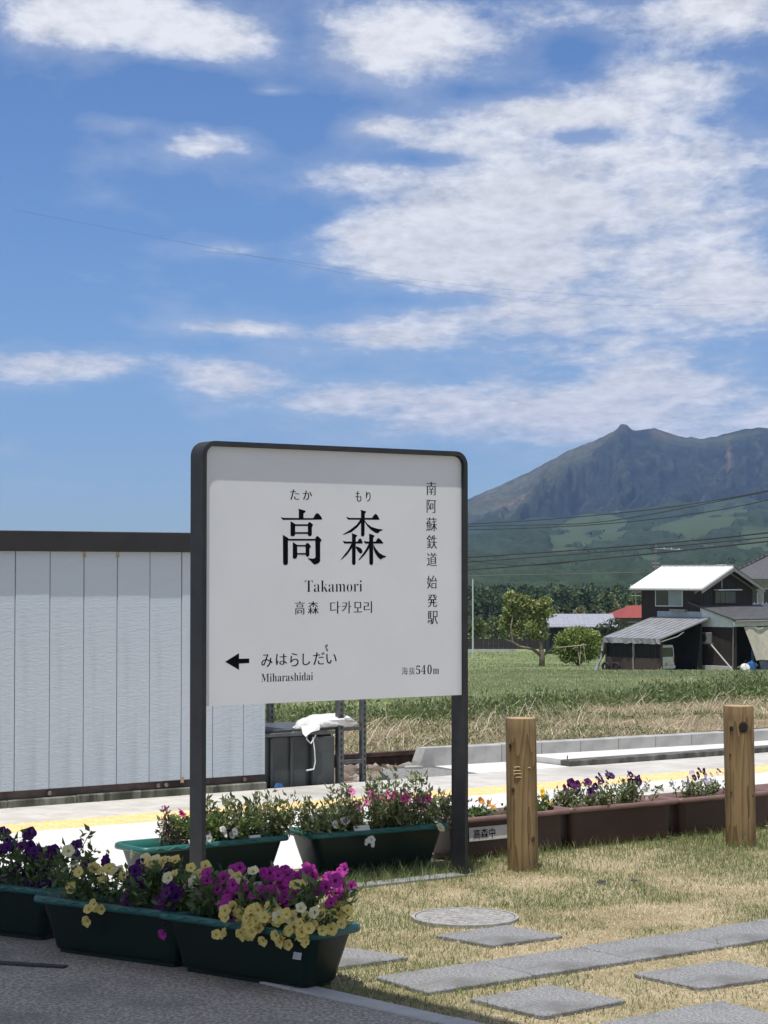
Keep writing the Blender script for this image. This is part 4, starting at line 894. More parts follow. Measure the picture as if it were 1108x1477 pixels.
plant('g2', 'petunia', 'white petunia over the left end of the planter under the sign', (-.36, -.12, -.09, .07), .18, .255, 620, .028, LEAFO,
      [('white', 7, (-.34, -.10, -.13, -.05, .19, .24), CAMF), ('white', 3, (-.12, -.04, -.15, -.13, .12, .15), (.1, -1, .3))], 1.0, 34, 10, tall=(10, .04), up=.9)
plant('g2', 'petunia', 'pink petunia in the middle of the planter under the sign', (-.16, .12, -.06, .08), .18, .28, 640, .028, LEAFO,
      [('pink', 7, (-.12, .05, -.06, .06, .25, .33), CAMF), ('rose', 4, (-.05, .12, -.06, .04, .24, .30), CAMF), ('pink', 3, (.0, .1, -.06, .06, .29, .35), CAMF)], 1.0, 34, 11, tall=(12, .08), up=.9)
plant('g2', 'petunia', 'rose petunia trailing beside the right leg of the sign', (.08, .34, -.09, .08), .18, .30, 760, .032, LEAFO,
      [('rose', 8, (.10, .26, -.10, .04, .24, .30), CAMF), ('pink', 3, (.14, .24, -.12, -.05, .19, .28), CAMF), ('white', 3, (.06, .30, -.06, .05, .25, .31), CAMF), ('cream', 1, (.26, .27, -.14, -.13, .16, .17), CAMF)], 1.15, 40, 12, tall=(12, .09), up=.8)
def trail():                                    # a bare runner hanging down from the last plant
    pass
plant('b1', 'pansy', 'orange and green seedling at the left of the plated brown planter', (-.28, -.02, -.06, .06), .165, .20, 300, .028, LEAFG, [('orange', 4, (-.18, -.04, -.06, .04, .20, .245), CAMF), ('orange', 2, (-.31, -.29, -.12, -.11, .09, .13), CAMF)], .8, 22, 13)
plant('b1', 'pansy', 'golden yellow pansy right of the left wooden post', (.10, .26, -.06, .06), .165, .215, 300, .026, LEAFG, [('gold', 13, (.12, .26, -.08, .04, .195, .245), CAMF)], .8, 20, 14)
plant('b2', 'pansy', 'plum coloured pansy at the left end of the middle brown planter', (-.30, -.12, -.07, .06), .165, .245, 400, .024, LEAFO, [('plum', 8, (-.28, -.14, -.06, .05, .22, .28), CAMF), ('pansypale', 3, (-.22, -.1, -.06, .03, .19, .22), CAMF)], .8, 22, 15)
plant('b2', 'pansy', 'dark purple and white pansy in the middle brown planter', (-.10, .20, -.07, .06), .165, .265, 560, .024, LEAFO, [('pansy', 17, (-.07, .19, -.07, .05, .235, .31), CAMF), ('white', 2, (-.04, .02, -.06, .04, .245, .265), CAMF), ('pansy', 3, (.12, .19, -.06, .04, .24, .27), CAMF)], .8, 28, 16)
plant('b3', 'pansy', 'small mauve pansy beside the right wooden post', (-.20, .14, -.06, .06), .165, .24, 520, .021, LEAFO, [('pansypale', 12, (-.2, .12, -.07, .05, .22, .27), CAMF), ('pansy', 9, (-.12, .14, -.06, .05, .23, .285), CAMF), ('cream', 4, (-.2, .0, -.06, .03, .20, .24), CAMF)], .8, 26, 17)

# ------------------------------------------------------------------ stepping stones, manhole, pebbles
M_STONE = pm('granite_slab', (.15, .151, .152), (.285, .286, .286), 120, .8, .5, 130, detail=3, lo=.38, hi=.62, c3=(.13, .128, .122), scale3=3.5, lo3=.45, hi3=.72, bdist=.003)
def stone(pts, label, h=.007):
    p = [np.array(x[:2]) for x in pts]; c = sum(p)/len(p); q = MB()
    jit = [[(rng.normal()*.0011, rng.normal()*.0011) for j in range(12)] for i in range(4)]
    def ring(k, z):
        r = []
        for i in range(4):
            b_, d = p[i]-c, p[(i+1) % 4]-c
            for j in range(12):
                f = (j+.15)/12; r.append((*((b_+(d-b_)*f)*k+np.array(jit[i][j])), z))
        return r
    q.loft([ring(1, -.05), ring(1, h-.003), ring(.985, h)]); o = q.build('stepping_stone', M_STONE, None, (*c, 0))
    o.rotation_euler = (rng.normal()*.004, rng.normal()*.004, 0)
    return tag(o, label, 'paving stone', 'grey stepping stones in the lawn')
def sq(s, t, a=0, L=.30): 
    ca, sa = math.cos(a)*L/2, math.sin(a)*L/2
    return [W(s-ca+sa, t-sa-ca), W(s+ca+sa, t+sa-ca), W(s+ca-sa, t+sa+ca), W(s-ca-sa, t-sa+ca)]
rowA = np.array(ST(P(541, 1412))); names = ['first paving slab at the left end of the stone path', 'second paving slab from the left end of the stone path', 'third paving slab from the left end of the stone path', 'fourth paving slab from the left end of the stone path',
      'fifth paving slab of the stone path, at the right edge of the picture']
# path slabs lie end to end
E0 = np.array(ST(P(541, 1412))); E1 = np.array(ST(P(1108, 1328))); F0 = np.array(ST(P(617, 1434))); F1 = np.array(ST(P(1108, 1364)))
d_ = (E1-E0)/np.linalg.norm(E1-E0); wv = (F0-E0)
for k in range(7):
    a = E0+d_*.405*k; b_ = E0+d_*(.405*k+.402)
    lab = names[k] if k < 5 else 'paving slab of the stone path just beyond the right edge'
    if k > 5: break
    if k == 5: lab = 'sixth paving slab of the stone path, cut off by the right edge'; 
    if k == 4: lab = 'fifth paving slab from the left end of the stone path'
    stone([W(*a), W(*(a+wv)), W(*(b_+wv)), W(*b_)][::-1], lab)
stone([P(628, 1352), P(710, 1366), P(812, 1352), P(730, 1337)][::-1], 'lone square paving stone just in front of the round manhole cover')
stone([P(677, 1444), P(784, 1469), P(903, 1446), P(795, 1423)][::-1], 'lone square paving stone in the straw right of the asphalt kerb')
stone([P(405, 1385), P(488, 1398), P(590, 1383), P(505, 1369)][::-1], 'paving stone half hidden behind the nearest green planter')
stone([P(914, 1407), P(1010, 1428), P(1150, 1408), P(1050, 1388)][::-1], 'lone square paving stone at the lower right below the path')
stone([P(860, 1480), P(960, 1502), P(1160, 1478), P(1040, 1446)][::-1], 'paving stone cut off by the bottom right edge of the picture')
mc = P(671, 1324); man = empty('manhole_cover', mc, AX, label='round grey metal manhole cover set in the grass', cat='manhole cover')
M_IRON = pm('grey_cast_iron', (.25, .243, .23), (.36, .352, .335), 30, .75, .3, 60, metallic=.0)
def disc(r, z0, z1, n=40): return [[(r*math.cos(2*PI*k/n), r*math.sin(2*PI*k/n), z0) for k in range(n)], [(r*math.cos(2*PI*k/n), r*math.sin(2*PI*k/n), z1) for k in range(n)]]
q = MB(); q.loft(disc(.172, -.05, .0055)); q.build('lid', M_IRON, man)
q = MB(); ro, ri = disc(.187, -.05, .0065), disc(.175, -.05, .0065); q.loft([ro[0], ro[1], ri[1], ri[0]], False, False); q.build('ring', M_IRON, man)
for a in range(-5, 6):
    for b_ in range(-5, 6):
        x, y = a*.029, b_*.029
        if x*x+y*y < .155**2 and not (abs(a) < 3 and abs(b_) < 1): q = MB(); q.cbox(x-.010, x+.010, y-.010, y+.010, .0035, .0078, .0015); q.build('raised_stud', M_IRON, man)
q = MB(); q.cbox(-.06, .06, -.012, .012, .0035, .0085, .002); q.build('lifting_bar', M_IRON, man)
for (px, py, r_, lb) in ((868, 1274, .012, 'small dark pebble lying on the lawn, left of a pair'), (915, 1272, .009, 'small dark pebble lying on the lawn, right of a pair')):
    bm = bmesh.new(); bmesh.ops.create_icosphere(bm, subdivisions=2, radius=r_)
    for v in bm.verts: v.co = Vector((v.co.x*1.4, v.co.y, v.co.z*.7))*(1+rng.normal()*.12)
    me = bpy.data.meshes.new('pebble'); bm.to_mesh(me); bm.free(); me.materials.append(pm('dark_pebble', (.045, .045, .055), (.09, .09, .10), 40, .8)); o = link('pebble', me, None, P(px, py)+np.array([0, 0, .006])); tag(o, lb, 'pebble')

# ------------------------------------------------------------------ lawn grass (stuff)
def lawn_grass():
    n = 300000
    s = rng.uniform(-1.75, 4.4, n); t = rng.uniform(-3.5, .34, n)
    X = O[0]+U[0]*s+V[0]*t; Y = O[1]+U[1]*s+V[1]*t
    k = (X-KA[0])*KN[0]+(Y-KA[1])*KN[1]
    px = 554+FPX*X/Y
    ok = (k > .012) & (px > 380) & (px < 1300) & (Y > 5.2)
    def inside(poly, pad=0.0):
        p = np.array([q_[:2] for q_ in poly]); c = p.mean(0); p = c+(p-c)*(1-pad); r = np.ones(n, bool); sg = None
        for i in range(len(p)):
            a, b_ = p[i], p[(i+1) % len(p)]; cr = (b_[0]-a[0])*(Y-a[1])-(b_[1]-a[1])*(X-a[0])
            r &= cr > 0 if sg is None or sg else cr < 0
        return r
    def inquad(poly):
        r1 = np.ones(n, bool); r2 = np.ones(n, bool); p = [q_[:2] for q_ in poly]
        for i in range(4):
            a, b_ = p[i], p[(i+1) % 4]; cr = (b_[0]-a[0])*(Y-a[1])-(b_[1]-a[1])*(X-a[0]); r1 &= cr > 0; r2 &= cr < 0
        return r1 | r2
    for o in [o for o in bpy.data.objects if o.name.startswith('stepping_stone')]:
        c = np.array(o.location[:2]); vs = np.array([v.co[:2] for v in o.data.vertices][:48]).reshape(4, 12, 2)[:, 0]*.985+c
        ok &= ~inquad([np.array([*v, 0]) for v in vs])
    ok &= (X-mc[0])**2+(Y-mc[1])**2 > .181**2
    patch = fbm(X*2.1, Y*2.1, 4, 2); patch2 = fbm(X*7+3, Y*7, 3, 9)
    g = np.clip((patch-.42)*6, 0, 1)*.85+np.clip((patch2-.5)*3, 0, .4)
    near_edge = np.clip(1-(LT-t)/.55, 0, 1)
    g = np.clip(g+near_edge*.7+np.clip((-.3-s)/1.0, 0, .5)*np.clip((t+1.6)/.8, 0, 1), 0, 1)*np.clip((t+2.7)/1.2, .12, 1)
    bare = fbm(X*1.3+9, Y*1.3, 4, 77); dens = np.clip(1.25-np.clip((bare-.52)*6, 0, 1)*.75, .2, 1)
    ok &= rng.uniform(size=n) < dens
    green = rng.uniform(size=n) < g
    under = np.exp(-((t-.08)/.14)**2)*np.clip((.25-s)/.2, 0, 1)
    green |= rng.uniform(size=n) < under*.8
    tall = green & (rng.uniform(size=n) < .025+.30*near_edge*(s < 2.2)*(t < .3)+.5*under)
    h = np.where(green, rng.uniform(.010, .024, n), rng.uniform(.006, .016, n)); h = np.where(tall, h*rng.uniform(1.4, 3.4, n), h)
    h = h*(1-.4*np.clip((-1.9-t)/.8, 0, 1))
    w = rng.uniform(.0014, .0028, n); lean = np.where(green, rng.uniform(.3, 1.3, n), rng.uniform(.7, 2.2, n)); lean = np.where(tall, lean*.55, lean)
    cg = pick(n, [(.17, .23, .075), (.13, .185, .06), (.22, .27, .10), (.27, .29, .13)], .2); cd = pick(n, [(.56, .47, .29), (.64, .55, .35), (.46, .37, .22), (.60, .53, .36)], .18)
    col = np.where(green[:, None], cg, cd)
    pts = np.stack([X, Y, np.full(n, -.006)], 1)
    v, f, c = blades(pts[ok], h[ok], w[ok], lean[ok], col[ok])
    o = link('grass', npmesh('grass', v, f, VEG, c)); tag(o, 'short patchy lawn grass, part green and part straw dry', 'grass', kind='stuff')
lawn_grass()

# ------------------------------------------------------------------ meadow and the weedy bank (stuff)
def tb_(s): return np.clip(9+.48*(s-7), 8.8, 12.6)
def meadow():
    n = 190000
    D = np.exp(rng.uniform(math.log(17), math.log(188), n)); px = rng.uniform(330, 1230, n); X = (px-554)/FPX*D
    t = (X-O[0])*V[0]+(D-O[1])*V[1]; s_ = (X-O[0])*U[0]+(D-O[1])*U[1]; ok = t > tb_(s_)+.9+1.2*(fbm(X*.5, D*.5, 3, 61)-.5)
    gn = fbm(X*.35, D*.12, 4, 14); g2 = fbm(X*.09, D*.035, 4, 15)
    h = np.interp(D, [18, 40, 80, 190], [.045, .06, .085, .13])*rng.uniform(.5, 1.3, n); w = np.interp(D, [18, 40, 80, 190], [.006, .012, .026, .06])*rng.uniform(.6, 1.3, n)
    col = pick(n, [(.225, .265, .125), (.25, .29, .14), (.20, .245, .108), (.28, .31, .165)], .10)*(0.8+.4*g2[:, None])
    dry = rng.uniform(size=n) < np.clip((gn-.50)*2.2+np.clip((g2-.55)*4, 0, .5), .04, .6); col = np.where(dry[:, None], pick(n, [(.44, .40, .25), (.37, .36, .20)], .15), col)
    lean = rng.uniform(.25, .9, n); pts = np.stack([X, D, foothill(px, D)-.01], 1)
    v, f, c = blades(pts[ok], h[ok], w[ok], lean[ok], col[ok]); o = link('meadow_grass', npmesh('meadow_grass', v, f, VEG, c))
    tag(o, 'green meadow grass of the field behind the railway', 'grass', kind='stuff')
    # dry straw thatch
    n = 110000; s = rng.uniform(-1, 26, n); t = 4.95+rng.uniform(0, 1, n)**1.1*7.6
    X = O[0]+U[0]*s+V[0]*t; Y = O[1]+U[1]*s+V[1]*t; px = 554+FPX*X/Y
    pat = fbm(X*.7, Y*.7, 4, 51); dry = rng.uniform(size=n) < np.clip((pat-.34)*6, .15, .97)*np.interp(t-tb_(s), [-8, -1.2, .8, 1.3], [.95, .95, .3, .05])
    ok = dry & (px > 340) & (px < 1260)
    X, Y, t, px = X[ok], Y[ok], t[ok], px[ok]; n = len(X); z = foothill(px, Y)
    clump = fbm(X*2.2, Y*2.2, 3, 66)
    v, f, c = blades(np.stack([X, Y, z-.005], 1), rng.uniform(.04, .13, n)*(.4+1.3*clump**1.5), rng.uniform(.003, .008, n), rng.uniform(1.0, 2.6, n), pick(n, [(.50, .43, .29), (.42, .35, .23), (.60, .54, .40), (.29, .23, .15), (.37, .30, .21), (.24, .25, .12)], .24))
    o = link('dry_straw', npmesh('dry_straw', v, f, STRAW, c)); tag(o, 'tangled dry straw on the bank behind the rail', 'dry grass', kind='stuff')
    q = MB()
    for k in range(1300):
        s = rng.uniform(0, 22); t = rng.uniform(5.4, tb_(s)+.8); p = W(s, t); px = 554+FPX*p[0]/p[1]
        if not 380 < px < 1230: continue
        p[2] = float(foothill(np.array([px]), np.array([p[1]]))[0]); a = rng.uniform(0, 2*PI); L_ = rng.uniform(.10, .34); e = rng.uniform(.3, 1.0)
        d = np.array([math.cos(a)*e, math.sin(a)*e, 1-.75*e])*L_; q.tube([p, p+d*.5+[0, 0, .02], p+d], [.0030, .0026, .0016], 3, caps=False)
    o = q.build('dry_stalks', pm('dry_stalk', (.56, .49, .36), (.44, .36, .26), 20, .85)); tag(o, 'bent pale dry stalks sticking out of the bank', 'dry grass', kind='stuff')
    # green weeds: leafy clumps and blades
    PP, SS, CC = [], [], []
    for k in range(4200):
        top = rng.uniform() < .52
        s = rng.uniform(-1, 26); t = tb_(s)+rng.normal(.55, .45) if top else rng.uniform(5.0, tb_(s)); p = W(s, t); px = 554+FPX*p[0]/p[1]
        if not 350 < px < 1250: continue
        if not top and fbm(np.array([p[0]*.7]), np.array([p[1]*.7]), 3, 71)[0] < .50: continue
        z = float(foothill(np.array([px]), np.array([p[1]]))[0]); big = float(np.clip((px-880)/200, 0, 1))*top
        if top and rng.uniform() < .25*(1-big): continue
        r = rng.uniform(.08, .24)*(1+.3*big); h = rng.uniform(.025, .09)*(1+1.2*big) if top else rng.uniform(.015, .04); m = int(44*(1+.6*big)) if top else 44
        d = rng.normal(size=(m, 3))*np.array([r*.6, r*.6, 0]); d[:, 2] = np.abs(rng.normal(size=m))*h*.75
        PP.append(p+np.array([0, 0, z])+d); SS.append(rng.uniform(.03, .07, m)*(1+.2*big)*(1 if top else .55))
        base = np.array([(.15, .205, .065), (.115, .17, .052), (.19, .235, .09), (.22, .235, .11)][rng.integers(0, 4)]); CC.append(np.clip(base*(1+rng.normal(size=(m, 1))*.2), .01, 1))
    v, f, c = leafcards(np.concatenate(PP), np.concatenate(SS), np.concatenate(CC), rng, .3, 1.1)
    o = link('weeds', npmesh('weeds', v, f, VEG, c)); tag(o, 'green leafy weeds along the top of the bank', 'weeds', kind='stuff')
meadow()

# ------------------------------------------------------------------ trees
def clump_leaves(c, rad, n, size, pal, r, shell=.55):
    d = r.normal(size=(n, 3)); d /= np.linalg.norm(d, axis=1)[:, None]; k = r.uniform(shell**3, 1, n)**(1/3)
    p = np.array(c)+d*k[:, None]*np.array(rad)*(1+.18*r.normal(size=(n, 1)))
    return p, size*r.uniform(.6, 1.3, n), pick(n, pal, .24, r)
def tree(name, label, base, clumps, trunk, leaf, pal, seed, dens=260, cat='tree', group=None, aspect=.62, bark=None):
    r = np.random.default_rng(seed); e = empty(name, base, 0, label=label, cat=cat, group=group); b0 = np.array(base)
    q = MB()
    for (pts, r0, r1) in trunk:
        pts = [np.array(p)-b0 for p in pts]; q.tube(pts, list(np.linspace(r0, r1, len(pts))), 7)
    q.build('trunk', bark or M_BARK, e, smooth=True)
    A, B, C_ = [], [], []
    for (c, rad) in clumps:
        nn = max(20, int(dens*rad[0]*rad[2])); p, s, k = clump_leaves(np.array(c)-b0, rad, nn, leaf, pal, r); A.append(p); B.append(s); C_.append(k*(1+r.normal()*.12))
    v, f, c = leafcards(np.concatenate(A), np.concatenate(B), np.clip(np.concatenate(C_), .005, 1), r, aspect, .25); link('crown', npmesh('crown', v, f, VEG, c), e)
    return e
D1 = 145.; sc1 = FPX/D1
def cl(px, py, rx, ry, D): p = Pd(px, py, D); return (p+np.array([0, rng.normal()*.35*rx*D/FPX, 0]), (rx*D/FPX, rx*D/FPX, ry*D/FPX))
tb_ = gpt(781, D1); dn = lambda px, py, o=0: Pd(px, py, D1+o)
cps = [(737, 862, 9, 10), (748, 870, 10, 12), (741, 884, 12, 10), (757, 866, 8, 8), (768, 876, 10, 9), (783, 872, 9, 9), (775, 886, 11, 9), (758, 890, 10, 8), (735, 900, 9, 9), (747, 912, 8, 8), (765, 903, 10, 8), (782, 902, 9, 8), (792, 884, 8, 8), (772, 916, 8, 7), (732, 880, 7, 9), (726, 895, 5, 7), (787, 918, 5, 5), (750, 898, 8, 8), (790, 868, 5, 6)]
tree('broadleaf_tree', 'small spreading broadleaf tree with a forked trunk in the meadow', tb_, [cl(*c, D1) for c in cps],
     [([tb_-[0, 0, .2], dn(782, 948), dn(781, 938), dn(779, 920, .2), dn(772, 900, .3), dn(760, 880, .2)], .24, .05), ([dn(781, 946), dn(768, 936, -.3), dn(750, 933, -.5), dn(739, 926, -.6), dn(737, 905, -.4), dn(741, 880, -.2)], .13, .04),
      ([dn(782, 946), dn(794, 938, .3), dn(800, 926, .4)], .12, .04), ([dn(779, 922), dn(788, 900, .3), dn(784, 880, .3)], .10, .03), ([dn(739, 926, -.6), dn(728, 922, -.6)], .05, .03)], .22, [(.31, .34, .11), (.23, .26, .08), (.38, .40, .16), (.16, .19, .06)], 5, 1500)
bb = gpt(834, 148.); cps = []
for k in range(70):
    a = rng.uniform(0, 2*PI); e_ = rng.uniform(0, 1)**.6; cps.append((834+math.cos(a)*28*e_, 931+math.sin(a)*(19 if math.sin(a) < 0 else 20)*e_, 12, 9))
tree('round_bush', 'rounded clipped green bush right of the meadow tree', bb, [cl(*c, 148.) for c in cps], [([bb-[0, 0, .2], bb+[0, 0, .9]], .16, .08), ([bb, bb+[.7, 0, .9]], .08, .04), ([bb, bb+[-.7, .2, .9]], .08, .04)], .17, [(.27, .34, .085), (.21, .27, .066), (.33, .40, .115), (.14, .19, .05)], 6, 1300, 'bush')
# bamboo prop frame in front of the bush
pf = empty('bamboo_prop', gpt(836, 145.6), 0, label='pale bamboo prop frame leaning against the round bush', cat='prop')
b0 = np.array(pf.location)
for a, b_, w in (((795, 935), (846, 930), .035), ((838, 930), (836, 958), .03), ((842, 930), (845, 957), .025), ((826, 936), (843, 928), .03), ((833, 932), (837, 960), .025)):
    q = MB(); q.tube([Pd(*a, 145.6)-b0, Pd(*b_, 145.4)-b0], w, 6); q.build('pole', pm('bamboo', (.42, .38, .28), (.32, .28, .20), 8, .7), pf)
def bush_tree(px, ytop, ybot, hw, D, pal, label, seed, name='leafy_tree', cat='tree', dens=150, leaf=.34, group='trees and shrubs behind the meadow', cone=False):
    r = np.random.default_rng(seed); m = D/FPX; b0 = gpt(px, D); base = np.array([b0[0], D, b0[2]])
    hgt = (EYE-(ytop-HOR)*m)-base[2]; cps = []; hwm = hw*m
    for k in range(16 if not cone else 12):
        f = r.uniform(.18, 1.0)
        wv_ = (1-f)*1.05+.12 if cone else math.sin(PI*min(.15+f*.8, 1))**.7
        a = r.uniform(0, 2*PI); rr_ = r.uniform(.2, .8)*hwm*wv_
        cr_ = hwm*(.32 if cone else .45)*r.uniform(.7, 1.2)
        cps.append((base+np.array([math.cos(a)*rr_, math.sin(a)*rr_, hgt*f-cr_*.6]), (cr_, cr_, cr_*.8)))
    return tree(name, label, base, cps, [([base-[0, 0, .3], base+[0, 0, hgt*.8]], .07*hgt**.5+.05, .04), ([base+[0, 0, hgt*.3], base+[hwm*.5, 0, hgt*.6]], .08, .03), ([base+[0, 0, hgt*.35], base+[-hwm*.5, 0.2, hgt*.65]], .08, .03)], leaf, pal, seed, dens, cat, group)
G1 = [(.12, .155, .046), (.09, .125, .04), (.155, .185, .062), (.065, .09, .032)]; G2 = [(.20, .20, .09), (.16, .165, .075), (.24, .235, .12), (.12, .13, .055)]; G3 = [(.042, .066, .028), (.055, .08, .034), (.030, .050, .024)]
spec = [(690, 893, 935, 24, 216, G1, 'mid green shrub behind the dark fence, just right of the sign'), (716, 889, 935, 22, 220, G1, 'mid green shrub behind the dark fence, second from the sign'), (742, 892, 935, 22, 214, G1, 'mid green shrub behind the dark fence, behind the meadow tree'), (766, 900, 935, 18, 218, G1, 'mid green shrub behind the dark fence, nearest the long grey roof'),
        (668, 896, 935, 18, 218, G1, 'mid green shrub half hidden by the right leg of the sign'),
        (806, 880, 930, 20, 262, G2, 'olive tree rising behind the left end of the long grey roof'), (836, 877, 930, 20, 268, G2, 'olive tree rising behind the middle of the long grey roof'), (862, 873, 930, 20, 258, G2, 'olive tree left of the red roof'), (888, 869, 930, 18, 266, G2, 'olive tree behind the left end of the red roof'),
        (908, 860, 930, 15, 250, G1, 'green tree behind the red roof'), (930, 858, 930, 15, 244, G1, 'green tree between the red roof and the dark house')]
for i, (px, y0, y1, hw, D, pal, lb) in enumerate(spec): bush_tree(px, y0, y1, hw, D, pal, lb, 100+i, dens=42, leaf=.5)
for i, (px, y0) in enumerate(((684, 878), (700, 873), (718, 876), (735, 872), (752, 877), (770, 873), (790, 876), (812, 870), (828, 873), (848, 866), (858, 870), (876, 868))):
    bush_tree(px, y0, 930, 11, 330+8*(i % 3), G3, 'dark conifer in the row behind the shrubs, %s from the sign' % ('first second third fourth fifth sixth seventh eighth ninth tenth eleventh twelfth'.split()[i]), 200+i, 'conifer_tree', 'tree', 60, .6, 'dark conifers behind the shrubs', True)
# cloud-pruned garden pine behind the carport
pb = gpt(880, 150.); cps = [(872, 903, 12, 4.5), (886, 897, 10, 4), (866, 915, 10, 5), (890, 909, 12, 5), (878, 920, 12, 6), (862, 927, 8, 5), (897, 916, 8, 5), (902, 903, 7, 4)]
tree('garden_pine', 'cloud-pruned dark garden pine between the round bush and the carport', pb, [cl(*c, 150.) for c in cps], [([pb-[0, 0, .2], Pd(881, 935, 150), Pd(876, 915, 150), Pd(882, 898, 150)], .15, .05), ([Pd(878, 922, 150), Pd(866, 916, 150)], .06, .03), ([Pd(878, 918, 150), Pd(892, 908, 150)], .06, .03)], .22, [(.040, .062, .024), (.06, .082, .03), (.09, .10, .045)], 9, 800)

# ------------------------------------------------------------------ village houses
M_DWALL = pm('dark_brown_boards', (.030, .021, .019), (.042, .030, .027), 4, .75, .15, 30, stretch=(1, 1, .1))
M_WROOF = pm('white_metal_roof', (.80, .82, .84), (.86, .87, .88), 2, .45)
M_SLATE = pm('dark_grey_roof', (.060, .060, .064), (.085, .085, .09), 3, .7, .2, 12)
M_WHITE = pm('white_plaster', (.62, .64, .66), (.70, .71, .72), 3, .8)
M_GLASS = pm('window_glass', (.02, .025, .03), rough=.12, spec=.8)
M_CURT = pm('pale_curtain', (.22, .27, .27), (.28, .33, .33), 10, .3)
M_FRAME = pm('aluminium_frame', (.55, .56, .57), rough=.4)
M_TRIM = pm('grey_brown_trim', (.22, .20, .185), (.28, .26, .24), 6, .7)
def house():
    K = gpt(1010, 130.); h = empty('dark_house', K, PI/4, label='dark brown two-storey house with a white metal roof', cat='house')
    q = MB(); pts = [(0, 0, -.4), (5.7, 0, -.4), (5.7, 0, 5.36), (2.85, 0, 6.50), (0, 0, 5.36)]; q.poly(pts, (0, 4.7, 0)); q.build('wall', M_DWALL, h)
    for k in range(24):                          # board seams on the gable
        x = .24*k+.1; q = MB(); q.box(x, x+.02, -.012, -.002, 4.3, 5.3+min(x, 5.7-x)*.38); q.build('batten', M_DWALL, h)
    def slope(name, mat, x0, z0, x1, z1, y0, y1, th=.10):
        q = MB(); q.poly([(x0, y0, z0), (x1, y0, z1), (x1, y1, z1), (x0, y1, z0)], (0, 0, th)); return q.build(name, mat, h)
    rf = slope('roof', M_WROOF, -.60, 5.12, 2.85, 6.52, -.55, 5.2); slope('roof', M_SLATE, 2.852, 6.52, 6.3, 5.12, -.55, 5.2)
    for k in range(13):
        y = -.5+k*.47; q = MB(); q.poly([(-.60, y, 5.222), (2.80, y, 6.602), (2.80, y+.045, 6.602), (-.60, y+.045, 5.222)], (0, 0, .03)); q.build('standing_seam', M_WROOF, rf)
    q = MB(); q.tube([(-.66, -.55, 5.10), (-.66, 5.2, 5.10)], .055, 6); q.build('gutter', M_TRIM, h)
    q = MB(); q.tube([(-.30, -2.92, 3.16), (8.8, -2.92, 3.16)], .05, 6); q.build('gutter', M_TRIM, h)
    q = MB(); q.tube([(2.85, -.56, 6.64), (2.85, 5.2, 6.64)], .07, 6); q.build('ridge_cap', M_TRIM, h)
    for (x0, z0, x1, z1) in ((-.60, 5.02, 2.85, 6.42), (2.85, 6.42, 6.3, 5.02)):
        q = MB(); q.poly([(x0, -.60, z0-.12), (x1, -.60, z1-.12), (x1, -.60, z1+.10), (x0, -.60, z0+.10)], (0, .045, 0)); q.build('barge_board', M_TRIM, h)
        q = MB(); q.poly([(x0, -.03, z0-.16), (x1, -.03, z1-.16), (x1, -.03, z1-.02), (x0, -.03, z0-.02)], (0, .03, 0)); q.build('verge_trim', M_TRIM, h)
    def window(face, a0, a1, z0, z1, split=2, curt=1):
        q = MB(); 
        if face == 'L': q.box(-.06, .001, a0, a1, z0, z1)
        else: q.box(a0, a1, -.06, .001, z0, z1)
        w = q.build('window', M_FRAME, h); d = (a1-a0-.12)/split
        for k in range(split):
            s0 = a0+.06+k*d+.02; s1 = a0+.06+(k+1)*d-.02; q = MB()
            if face == 'L': q.box(-.075, -.0605, s0, s1, z0+.07, z1-.07)
            else: q.box(s0, s1, -.075, -.0605, z0+.07, z1-.07)
            q.build('pane', M_CURT if k < curt else M_GLASS, w)
        return w
    window('L', 1.35, 3.55, 4.02, 5.12, 2, 1)
    w = MB(); w.box(1.45, 3.80, -.05, .001, 4.18, 5.05); w = w.build('window', M_DWALL, h)
    for k, m_ in enumerate((M_GLASS, M_GLASS, pm('dim_pane', (.075, .075, .085), rough=.15))):
        q = MB(); x = 1.52+k*.55 if k < 2 else 2.62; q.box(x, x+(.5 if k < 2 else 1.1), -.065, -.052, 4.24, 5.0); q.build('pane', m_, w)
    q = MB(); q.cbox(1.35, 3.95, -.45, -.05, 5.06, 5.13, .01); q.build('awning', M_WHITE, h)
    q = MB(); q.box(-.03, -.002, -.10, 3.4, 3.2, 3.72); q.build('pale_wall_band', pm('pale_blue_band', (.33, .37, .42), (.40, .44, .48), 4, .7), h)
    q = MB(); q.box(-.35, -.01, 1.0, 2.2, 3.72, 3.86); q.build('balcony_ledge', M_TRIM, h)
    # television aerial on the ridge
    q = MB(); q.tube([(1.9, -.3, 5.2), (1.9, -.3, 6.75)], .022, 5); q.tube([(1.5, -.3, 6.7), (2.3, -.3, 6.7)], .014, 4)
    for x in (1.55, 1.75, 1.95, 2.15): q.tube([(x, -.5, 6.7), (x, -.1, 6.7)], .01, 4)
    q.build('aerial', M_FRAME, h)
    # single-storey front wing
    q = MB(); q.poly([(0, -2.5, -.4), (0, -.003, -.4), (0, -.003, 3.98), (0, -2.5, 3.22)], (.14, 0, 0)); q.build('wing_side_wall', M_DWALL, h)
    q = MB(); q.poly([(-.02, -2.5, 2.78), (-.02, -.0, 2.78), (-.02, -.0, 3.98), (-.02, -2.5, 3.22)], (.018, 0, 0)); q.build('white_gable_panel', M_WHITE, h)
    q = MB(); q.box(.15, 8.5, -1.2, -1.0, -.4, 3.3); q.build('wing_front_wall', M_DWALL, h)
